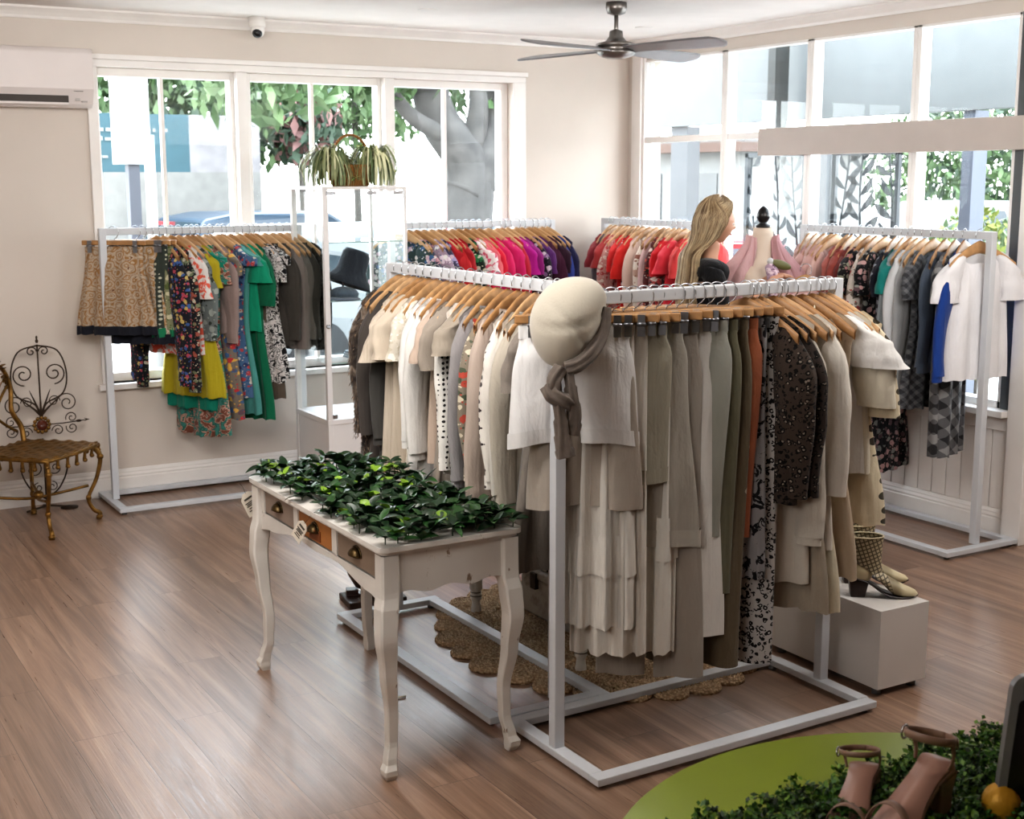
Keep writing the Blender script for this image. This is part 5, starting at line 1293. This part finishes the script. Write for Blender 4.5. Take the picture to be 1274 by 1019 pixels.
# sandals
M_nude = mat('nude_leather', '#8f7262', .4, var=.08, sc=12); M_glit = None
def glitter():
    t = NT('glitter'); n = t.n('ShaderNodeTexVoronoi'); n.inputs['Scale'].default_value = 420; t.l(t.coord(), n.inputs['Vector'])
    return t.bsdf(t.ramp(n.outputs['Distance'], [(.1, '#f0e6d8'), (.5, '#8a7462')]), .3, .5)
M_glit = glitter()
def sandal(label, loc, rot, s=1):
    """toe +x; heel at -x; length .24"""
    o = thing('strappy_sandal', label, 'sandal', loc, 0, 'nude strappy heeled sandals'); o.rotation_euler = rot
    P = bez([(-.115, 0, .085), (-.09, 0, .083), (-.03, 0, .055), (.03, 0, .018), (.08, 0, .008), (.12, 0, .010)], 26)
    W = [.012, .022, .027, .029, .029, .028, .026, .025, .025, .026, .027, .029, .032, .035, .037, .038, .039, .039, .038, .036, .034, .031, .027, .022, .015, .008, .004]
    def slab(dz0, dz1, k): 
        b = MB(); vs = []
        n = min(len(P), len(W))
        for p, w in zip(P, W): w *= k; vs += [p+Vector((0, -w, dz0)), p+Vector((0, w, dz0)), p+Vector((0, w, dz1)), p+Vector((0, -w, dz1))]
        b.add(vs, [(i*4+j, i*4+(j+1) % 4, (i+1)*4+(j+1) % 4, (i+1)*4+j) for i in range(n-1) for j in range(4)]+[(0, 1, 2, 3)]); return b
    slab(0, .008, 1).obj('insole', mat('nude_insole', '#a58072', .35), o); slab(-.007, 0, 1.04).obj('sole', M_nude, o)
    b = MB(); vs = []
    for z, x0, x1, w in ((.079, -.118, -.062, .029), (.05, -.114, -.072, .024), (0, -.112, -.072, .024)): vs += [(x0, -w, z), (x1, -w, z-(.008 if z > .06 else 0)), (x1, w, z-(.008 if z > .06 else 0)), (x0, w, z)]
    b.add(vs, [(i*4+j, i*4+(j+1) % 4, (i+1)*4+(j+1) % 4, (i+1)*4+j) for i in range(2) for j in range(4)]+[(8, 9, 10, 11)], False); b.obj('block_heel', M_nude, o, bevel=.004)
    def strap(pts, m, nm, w=.007): MB().tube(bez(pts, 26), [(w, .0018)]*40, 8).obj(nm, m, o) if False else None
    def band(f, m, nm, n=24):
        b = MB(); b.surf(f, n, 3, False); x = b.obj(nm, m, o); x.modifiers.new('s', 'SOLIDIFY').thickness = .002
    band(lambda u, v: Vector((.075+.03*v+.008*sin(pi*u), .038*cos(pi*u)*1.05, .014+.034*sin(pi*u))), M_glit, 'toe_strap')
    band(lambda u, v: Vector((.035+.016*v-.01*sin(pi*u), .034*cos(pi*u)*1.08, .02+.045*sin(pi*u))), M_nude, 'instep_strap')
    band(lambda u, v: Vector((-.075+.0*v+.045*(cos(2*pi*u-pi)), .036*sin(2*pi*u-pi), .128+.012*v+.012*cos(2*pi*u-pi))), M_nude, 'ankle_strap', 34)
    band(lambda u, v: Vector((-.105-.018*sin(pi*u)+.0*v, .03*cos(pi*u), .09+.012*v+.025)), M_nude, 'heel_strap')
    for s_ in (-1, 1): MB().tube(bez([(-.085, s_*.03, .09), (-.09, s_*.034, .11), (-.08, s_*.036, .13)], 8), [(.006, .002)]*9, 6).obj('side_strap', M_nude, o)
    MB().tube([(-.06+.010*cos(a), -.037, .135+.010*sin(a)) for a in [2*pi*k/12 for k in range(12)]], .0018, 5, closed=True).obj('buckle', M_steel, o)
    return o
# positions
s_ = sandal('nude strappy sandal standing with its tall block heel at the right', (1.683, 1.524, TZ+.015), (0, 0, R(-168))); s_.scale = (1.1, 1.1, 1.25)
s_ = sandal('nude strappy sandal with buckled ankle strap loop, left of the pair', (1.655, 1.61, TZ+.01), (R(6), 0, R(-150))); s_.scale = (.95, .95, .85)
og = thing('gold_ornament', 'round golden yellow textured ornament on the boxwood mat', 'ornament', (1.885, 1.48, TZ+.05))
MB().ell((0, 0, 0), (.035, .035, .04), 28, 18, fn=lambda p: p*(1+.02*sin(5*atan2(p.y, p.x))*cos(5*p.z))).obj('ball', mat('gold_yellow', '#b98a24', .45, .3, bstr=.6, bsc=80), og)
mr = thing('table_mirror', 'grey framed dark tabletop mirror at the right edge of the table', 'mirror', (1.955, 1.42, TZ+.01), R(-30.6))
Mm = Euler((R(-6), R(7), 0)).to_matrix().to_4x4()
b = MB(); 
b.prism(rr(-.11, .11, .0, .27, .03, 6), 0, .018, 'xz'); b.v = [tuple(Mm@Vector(p)) for p in b.v]; b.obj('frame', mat('mirror_frame_grey', '#8b8a8c', .35, .5), mr, bevel=.003)
b = MB(); b.prism(rr(-.095, .095, .015, .225, .01, 4), -.003, .0, 'xz'); b.v = [tuple(Mm@Vector(p)) for p in b.v]; b.obj('dark_face', mat('mirror_dark', '#140f10', .12), mr)

# ---------------------------------------------------------------- dress form
df = thing('dress_form', 'cream dress form with black carved finial beside the person', 'mannequin', (4.99, 5.72, 0), R(-30))
M_form = mat('form_linen', '#d6c6b6', .8)
MB().lathe([(0, 1.635), (.034, 1.635), (.042, 1.64), (.042, 1.648), (.026, 1.655), (.02, 1.663), (.026, 1.672), (.037, 1.69), (.036, 1.712), (.024, 1.738), (.008, 1.752), (0, 1.756)], n=20).obj('finial', mat('black_wood', '#1b1a1c', .3, bstr=.4, bsc=60), df)
MB().lathe([(0, .8), (.17, .8), (.18, .86), (.14, 1.02), (.15, 1.18), (.15, 1.3), (.12, 1.38), (.075, 1.44), (.055, 1.47), (.052, 1.52), (.055, 1.60), (.05, 1.635), (0, 1.637)], n=32, sx=1.05, sy=.75).obj('torso', M_form, df)
MB().tube([(0, 0, .05), (0, 0, .8)], .015, 10).obj('pole', mat('black_wood', '#1b1a1c'), df)
MB().lathe([(0, 0), (.17, 0), (.17, .02), (.03, .05), (0, .05)], n=28).obj('base', mat('black_wood', '#1b1a1c'), df)
sw = thing('pink_shawl', 'dusty pink shawl draped open over the dress form', 'shawl', (4.99, 5.72, 0), R(-30))
for s in (-1, 1):
    b = MB()
    def f(u, v, s=s):
        z = 1.60-.62*v; w0 = .055+.17*sm(v*2.2); a = lerp(-1.2, 1.5, u)
        x = s*(lerp(w0+.03, .04-.045*v, u)+.01*sin(14*u+5*v)); y = .04-.15*sin(pi*(.15+.6*u))*(.45+v*.6)
        return Vector((x+s*.0, y+.008*sin(20*u+3*v), z-.02*u))
    b.surf(f, 26, 22, False); x = b.obj('front_panel', fab(['d99fa0', 'c9888c'][s > 0]), sw); x.modifiers.new('s', 'SOLIDIFY').thickness = .004
tag(MB().tube(bez([(0, 0, 0), (.01, -.03, -.05), (.0, -.045, -.13), (-.01, -.05, -.2)], 12), [.02, .026, .03, .034, .036, .036, .035, .034, .03, .028, .024, .02, .016], 12).obj('floral_scarf', fab('floral:b58aa8,7a4a6a,e0c0cc:1.6'), loc=(4.93, 5.60, 1.44)), 'small lilac floral scarf hanging at the front of the dress form', 'scarf')
# ---------------------------------------------------------------- person
M_skin = mat('skin', '#c99a80', .5, var=.04, sc=8, spec=.4); M_black = fab('141316')
pr_ = thing('person', 'woman with long blonde hair and black tee holding a pink blouse', 'person', (4.64, 5.75, 0), R(-25))
# local frame: +x forward (facing), +y her left, z up.
def skin(name, nodes, edges, m, parent, root=0, sub=2):
    me = bpy.data.meshes.new(name); me.from_pydata([n[:3] for n in nodes], edges, []); o = bpy.data.objects.new(name, me); col.objects.link(o); o.parent = parent
    me.materials.append(m); sk = o.modifiers.new('skin', 'SKIN'); sk.use_smooth_shade = True
    for i, n in enumerate(nodes):
        d = me.skin_vertices[0].data[i]; d.radius = (n[3], n[4] if len(n) > 4 else n[3]); d.use_root = (i == root)
    su = o.modifiers.new('sub', 'SUBSURF'); su.levels = su.render_levels = sub
    return o
def ch(a, *idx): return [(x, y) for x, y in zip((a,)+idx, idx)]
N = [(0, 0, .96, .13, .16), (0, 0, 1.10, .105, .13), (-.01, 0, 1.25, .11, .145), (-.01, 0, 1.36, .08, .11), (-.005, 0, 1.46, .043, .046), (.01, 0, 1.53, .048, .05), (.02, 0, 1.585, .045, .05)]
E_ = ch(0, 1, 2, 3, 4, 5, 6)
def limb(pts, frm):
    i0 = len(N); N.extend(pts); E_.append((frm, i0)); E_.extend([(i0+k, i0+k+1) for k in range(len(pts)-1)])
limb([(0, -.085, .86, .085), (.0, -.09, .68, .07), (.01, -.09, .49, .052), (0, -.09, .35, .052), (-.01, -.09, .13, .035), (.0, -.09, .08, .035), (.09, -.095, .045, .032), (.14, -.1, .04, .025)], 0)
limb([(.03, .085, .86, .085), (.05, .09, .68, .07), (.06, .09, .49, .052), (.05, .09, .35, .052), (.05, .09, .13, .035), (.06, .09, .08, .035), (.15, .095, .045, .032), (.2, .1, .04, .025)], 0)
# right arm (towards camera), left arm
RA = [(-.01, -.15, 1.40, .036), (.0, -.198, 1.30, .040), (.05, -.20, 1.16, .038), (.10, -.19, 1.14, .036), (.22, -.15, 1.27, .028), (.29, -.124, 1.335, .023), (.345, -.102, 1.368, .022)]
LA = [(-.01, .15, 1.40, .036), (.05, .19, 1.30, .043), (.10, .17, 1.18, .038), (.15, .15, 1.18, .035), (.26, .07, 1.29, .028), (.33, .022, 1.355, .023), (.385, .0, 1.375, .022)]
limb(RA, 3); limb(LA, 3)
body = skin('body', N, E_, M_skin, pr_)
# hands: palm + fingers, each its own chain, grown as one mesh
def hand(base, d, up, side, curl):
    d, up = Vector(d).normalized(), Vector(up).normalized(); s = d.cross(up).normalized()*side
    nodes = []; edges = []
    def add(pts, frm=None):
        i = len(nodes); nodes.extend(pts)
        if frm is not None: edges.append((frm, i))
        edges.extend([(i+k, i+k+1) for k in range(len(pts)-1)]); return i
    B = Vector(base)
    def nd(p, r, r2=None): return (p.x, p.y, p.z, r, r2 or r)
    add([nd(B, .021, .017), nd(B+d*.04, .034, .016), nd(B+d*.085, .036, .014)])
    for k, (off, L) in enumerate(((-.028, .062), (-.010, .072), (.010, .068), (.027, .052))):
        p = B+d*.085+s*off; dd = d.copy(); pts = []
        for j, fr in enumerate((.42, .33, .25)):
            a = R(curl*(j+1)); dd = (d*cos(a)-up*sin(a)).normalized(); p = p+dd*L*fr*1.15; pts.append(nd(p, .0085-.001*j))
        add([nd(B+d*.08+s*off, .009)]+pts, 2)
    p = B+d*.03-s*.03; t1 = p+(d*.6-s*.6-up*.4).normalized()*.035; t2 = t1+(d*.9-up*.5).normalized()*.03
    add([nd(p, .012), nd(t1, .0095), nd(t2, .008)], 1)
    return skin('hand', nodes, edges, M_skin, body)
hand((.315, -.114, 1.352), (.8, .3, .42), (-.2, -.2, 1), 1, 30)
hand((.345, .018, 1.365), (.8, -.3, .2), (-.1, .1, 1), -1, 28)
# head with features
def headf(p):
    x, y, z = p
    w = 1.0
    # narrow jaw
    if z < -.1: y *= 1-.38*sm((-z-.1)/.9); x *= 1-.10*sm((-z-.1)/.9)
    fx = max(0, x)
    if x > .3:
        side = math.exp(-(y/.17)**2)
        x += .17*math.exp(-((z+.12)/.12)**2)*side*(1 if z > -.14 else .8)      # nose
        x += .04*math.exp(-((z+.02)/.10)**2)*math.exp(-(y/.12)**2)
        x += .055*math.exp(-((z+.40)/.045)**2)*math.exp(-(y/.26)**2)+.05*math.exp(-((z+.50)/.045)**2)*math.exp(-(y/.24)**2)
        x -= .04*math.exp(-((z+.45)/.02)**2)*math.exp(-(y/.26)**2)
        x += .09*math.exp(-((z+.80)/.16)**2)*math.exp(-(y/.3)**2)            # chin
        x -= .055*math.exp(-((z-.04)/.09)**2)*(math.exp(-((abs(y)-.33)/.16)**2))
        x += .03*math.exp(-((z-.2)/.08)**2)
    return Vector((x, y, z))
b = MB(); Mhd = Euler((0, R(10), 0)).to_matrix()
HC = Vector((.035, 0, 1.672))
b.ell(HC, (.098, .076, .118), 72, 60, Mhd, headf)
hd_ = b.obj('head', M_skin, body)
for s in (-1, 1):
    MB().ell(HC+Mhd@Vector((.0795, s*.031, .004)), (.0105, .012, .0085), 14, 10).obj('eye', mat('eye_white', '#e6e0da', .2), hd_)
    MB().ell(HC+Mhd@Vector((.088, s*.032, .004)), (.003, .0052, .0052), 10, 8).obj('iris', mat('iris_dark', '#3b2e26', .2), hd_)
    MB().tube([HC+Mhd@Vector((.088-.022*t*t, s*(.012+.036*t), .026+.006*sin(pi*t))) for t in (0, .25, .5, .75, 1)], [.002, .003, .003, .0025, .001], 6).obj('eyebrow', mat('brow', '#7a5a3c', .7), hd_)
    MB().ell(HC+Mhd@Vector((-.01, s*.078, -.005)), (.017, .007, .028), 14, 10).obj('ear', M_skin, hd_)
MB().tube([HC+Mhd@Vector((.0955-.012*abs(t)**2, .02*t, -.053)) for t in (-1, -.5, 0, .5, 1)], [.002, .004, .0045, .004, .002], 8).obj('lips', mat('lips', '#b06a62', .4), hd_)
# clothes
T = [(0, 0, .95, .142, .175), (0, 0, 1.08, .122, .148), (-.01, 0, 1.25, .125, .16), (-.01, 0, 1.36, .118, .165), (-.008, 0, 1.425, .10, .155), (-.004, 0, 1.485, .066, .082)]
TE = ch(0, 1, 2, 3, 4, 5)
i0 = len(T); T += [(-.01, -.155, 1.41, .068), (.0, -.20, 1.30, .06), (.025, -.205, 1.215, .058)]; TE += [(4, i0), (i0, i0+1), (i0+1, i0+2)]
i0 = len(T); T += [(-.01, .155, 1.41, .068), (.05, .195, 1.30, .06), (.08, .19, 1.215, .058)]; TE += [(4, i0), (i0, i0+1), (i0+1, i0+2)]
skin('black_tee', T, TE, M_black, body)
Tr = [(0, 0, .99, .14, .172), (0, -.088, .86, .10), (0, -.092, .68, .085), (.01, -.092, .49, .07), (0, -.092, .35, .066), (-.01, -.092, .12, .06), (.03, .088, .86, .10), (.05, .092, .68, .085), (.06, .092, .49, .07), (.05, .092, .35, .066), (.05, .092, .12, .06)]
skin('trousers', Tr, [(0, 1), (1, 2), (2, 3), (3, 4), (4, 5), (0, 6), (6, 7), (7, 8), (8, 9), (9, 10)], fab('20222a'), body)
for p in ((.05, -.097), (.11, .097)):
    b = MB(); b.ell((p[0], p[1], .045), (.125, .045, .045), 20, 12, fn=lambda p: Vector((p.x, p.y, max(p.z, -1.0)))); b.obj('shoe', mat('black_wood', '#1b1a1c'), body)
# hair
M_hair = [mat('hair_blonde', '#b39b78', .45, var=.2, sc=20, spec=.5), mat('hair_light', '#cbb794', .45, var=.15, sc=20, spec=.5), mat('hair_root', '#80664a', .5, var=.2, sc=20)]
q = random.Random(12)
def capf(p):
    return Vector((p.x*(1 if p.x < 0 else .86), p.y, p.z))
b = MB(); b.cur = 0
# skull cap: open over the face
vs = []
nu_, nv_ = 40, 26
def cap(u, v):
    th = v*pi*.80; ph_ = R(70)+u*(2*pi-R(140)); 
    if v < .35: ph_ = lerp(u*2*pi, ph_, sm((v-.05)/.3))
    return HC+Mhd@Vector((-.004+.110*sin(th)*cos(ph_)*(.96 if cos(ph_) > 0 else 1.02), .090*sin(th)*sin(ph_), .012+.125*cos(th)))
b.surf(cap, nu_, nv_, False)
hr = b.obj('hair', M_hair, body)
b = MB()
def skull(th, ph_, k=1.0): return HC+Mhd@Vector((-.004+.110*k*sin(th)*cos(ph_), .090*k*sin(th)*sin(ph_), .012+.125*k*cos(th)))
for k in range(1150):
    sd = q.choice((-1, 1)); ph_ = sd*R(q.uniform(66, 178)); kk = q.uniform(1.02, 1.09)
    x0 = q.uniform(-.6, .75)
    top = skull(abs(x0)*.95+.05, 0 if x0 > 0 else pi, kk)
    p1 = skull(.85, lerp(R(20)*sd if x0 > 0 else R(150)*sd, ph_, .55), kk); p2 = skull(1.45, ph_*1.0, kk)
    back = abs(ph_) > R(100)
    xb = q.uniform(-.15, -.115) if back else q.uniform(-.125, -.085)
    yb = max(-.125, min(.125, p2.y*1.15+q.uniform(-.02, .02)))
    p3 = Vector((lerp(p2.x, xb, .35), lerp(p2.y, yb, .5), 1.585)); 
    P = bez([top, p1, p2, p3, (xb+.012, yb, 1.50), (xb, yb*1.05, 1.40), (xb-.012, yb*1.05, 1.30), (xb-.004, yb+q.uniform(-.01, .01), q.uniform(1.17, 1.25))], 28)
    w = q.uniform(.0016, .003); n = len(P)
    b.cur = q.choice((0, 0, 1, 1, 2)) if k % 5 else 2
    b.tube(P, [(w*(.5+.5*min(1, 4*i/n))*(1 if i < n*.8 else 1-(i/n-.8)*4.2)+.0004, w*.5) for i in range(n)], 5, cap=False)
b.obj('long_strands', M_hair, hr)
# blouse she is holding on its hanger, and the olive pouch
hang(protoH[0], (5.14, 5.53, 1.43), R(-36), 'pale wooden hanger held out in her hand', 'hangers on the right wall rack')
garment('blouse', 'dfa9a0', (5.14, 5.53, 1.43), R(-36), 'salmon pink blouse held up on a hanger in front of the person', None, L=.5, SL=.4)
po = thing('olive_pouch', 'small olive green pouch with pale end beside her hand', 'pouch', (4.985, 5.56, 1.44), R(-30))
MB().ell((0, 0, 0), (.06, .022, .024), 20, 12, Euler((0, R(18), 0)).to_matrix()).obj('pouch_body', mat('olive_leather', '#6b6b42', .5), po)
MB().ell((-.058, 0, .018), (.018, .02, .02), 14, 10).obj('pale_end', mat('pale_grey', '#c9c9c9', .5), po)
# ---------------------------------------------------------------- camera
f, yaw, pitch, roll = 1664.56, .53313, .170127, .0020689
cy, sy, cp, sp = cos(yaw), sin(yaw), cos(pitch), sin(pitch)
F = Vector((sy*cp, cy*cp, -sp)); Rr_ = Vector((cy, -sy, 0)); D = F.cross(Rr_)
r2 = Rr_*cos(roll)+D*sin(roll); d2 = -Rr_*sin(roll)+D*cos(roll)
cd = bpy.data.cameras.new('camera'); cam = bpy.data.objects.new('camera', cd); col.objects.link(cam)
Mx = Matrix((r2, -d2, -F)).transposed().to_4x4(); Mx.translation = Vector((0, 0, 1.9)); cam.matrix_world = Mx
cd.sensor_fit = 'HORIZONTAL'; cd.sensor_width = 36; cd.lens = 36*f/1274; cd.clip_start = .05; cd.clip_end = 200
cd.dof.use_dof = True; cd.dof.focus_distance = 4.6; cd.dof.aperture_fstop = 8
scene.camera = cam
# ---------------------------------------------------------------- light
w = bpy.data.worlds.new('sky'); scene.world = w; w.use_nodes = True; nt = w.node_tree; nt.nodes.clear()
o = nt.nodes.new('ShaderNodeOutputWorld'); bg = nt.nodes.new('ShaderNodeBackground'); tc = nt.nodes.new('ShaderNodeTexCoord'); sx = nt.nodes.new('ShaderNodeSeparateXYZ'); rp = nt.nodes.new('ShaderNodeValToRGB')
nt.links.new(tc.outputs['Generated'], sx.inputs[0]); nt.links.new(sx.outputs[2], rp.inputs[0])
e = rp.color_ramp.elements; e[0].position = 0; e[0].color = (.93, .95, .97, 1); e[1].position = .9; e[1].color = (.72, .84, 1., 1)
nt.links.new(rp.outputs[0], bg.inputs[0]); bg.inputs[1].default_value = 7.5; nt.links.new(bg.outputs[0], o.inputs[0])
def portal(loc, rot, sx_, sy_):
    L = bpy.data.lights.new('window_portal', 'AREA'); L.shape = 'RECTANGLE'; L.size = sx_; L.size_y = sy_; L.cycles.is_portal = True
    ob = bpy.data.objects.new('window_portal', L); col.objects.link(ob); ob.location = loc; ob.rotation_euler = rot
portal((3.39, 8.36, 1.62), (R(-90), 0, 0), 2.85, 1.9)
portal((5.96, 6.27, 1.72), (0, R(90), 0), 2.05, 3.3)
def lamp(loc, aim, sx_, sy_, en, c=(1, .975, .95)):  # added fill light with no fitting, lifts the interior above the window light
    L = bpy.data.lights.new('ceiling_panel_lamp', 'AREA'); L.shape = 'RECTANGLE'; L.size = sx_; L.size_y = sy_; L.energy = en; L.color = c
    ob = bpy.data.objects.new('ceiling_panel_lamp', L); col.objects.link(ob); ob.location = loc
    ob.rotation_euler = (Vector(aim)-Vector(loc)).to_track_quat('-Z', 'Y').to_euler()
lamp((.9, 3.5, 2.6), (2.0, 8.0, 2.1), 2.2, .7, 50)
lamp((4.5, 2.3, 2.62), (4.9, 7.2, 2.2), 1.8, .7, 34)
lamp((-1.2, 1.8, 2.6), (2.4, 4.6, .9), 1.8, 1.2, 30)
S = bpy.data.lights.new('sun', 'SUN'); S.energy = 3.2; S.angle = R(3); S.color = (1, .96, .9)
so = bpy.data.objects.new('sun', S); col.objects.link(so); so.rotation_euler = Vector((.35, -.25, -1)).to_track_quat('-Z', 'Y').to_euler()
scene.view_settings.view_transform = 'Standard'; scene.view_settings.look = 'Medium High Contrast'; scene.view_settings.exposure = .68; scene.view_settings.gamma = 1.
scene.cycles.max_bounces = 8; scene.cycles.diffuse_bounces = 5; scene.cycles.transparent_max_bounces = 24; scene.cycles.caustics_reflective = False; scene.cycles.caustics_refractive = False
scene.cycles.sample_clamp_indirect = 6
# every thing whose name repeats keeps Blender's own suffix
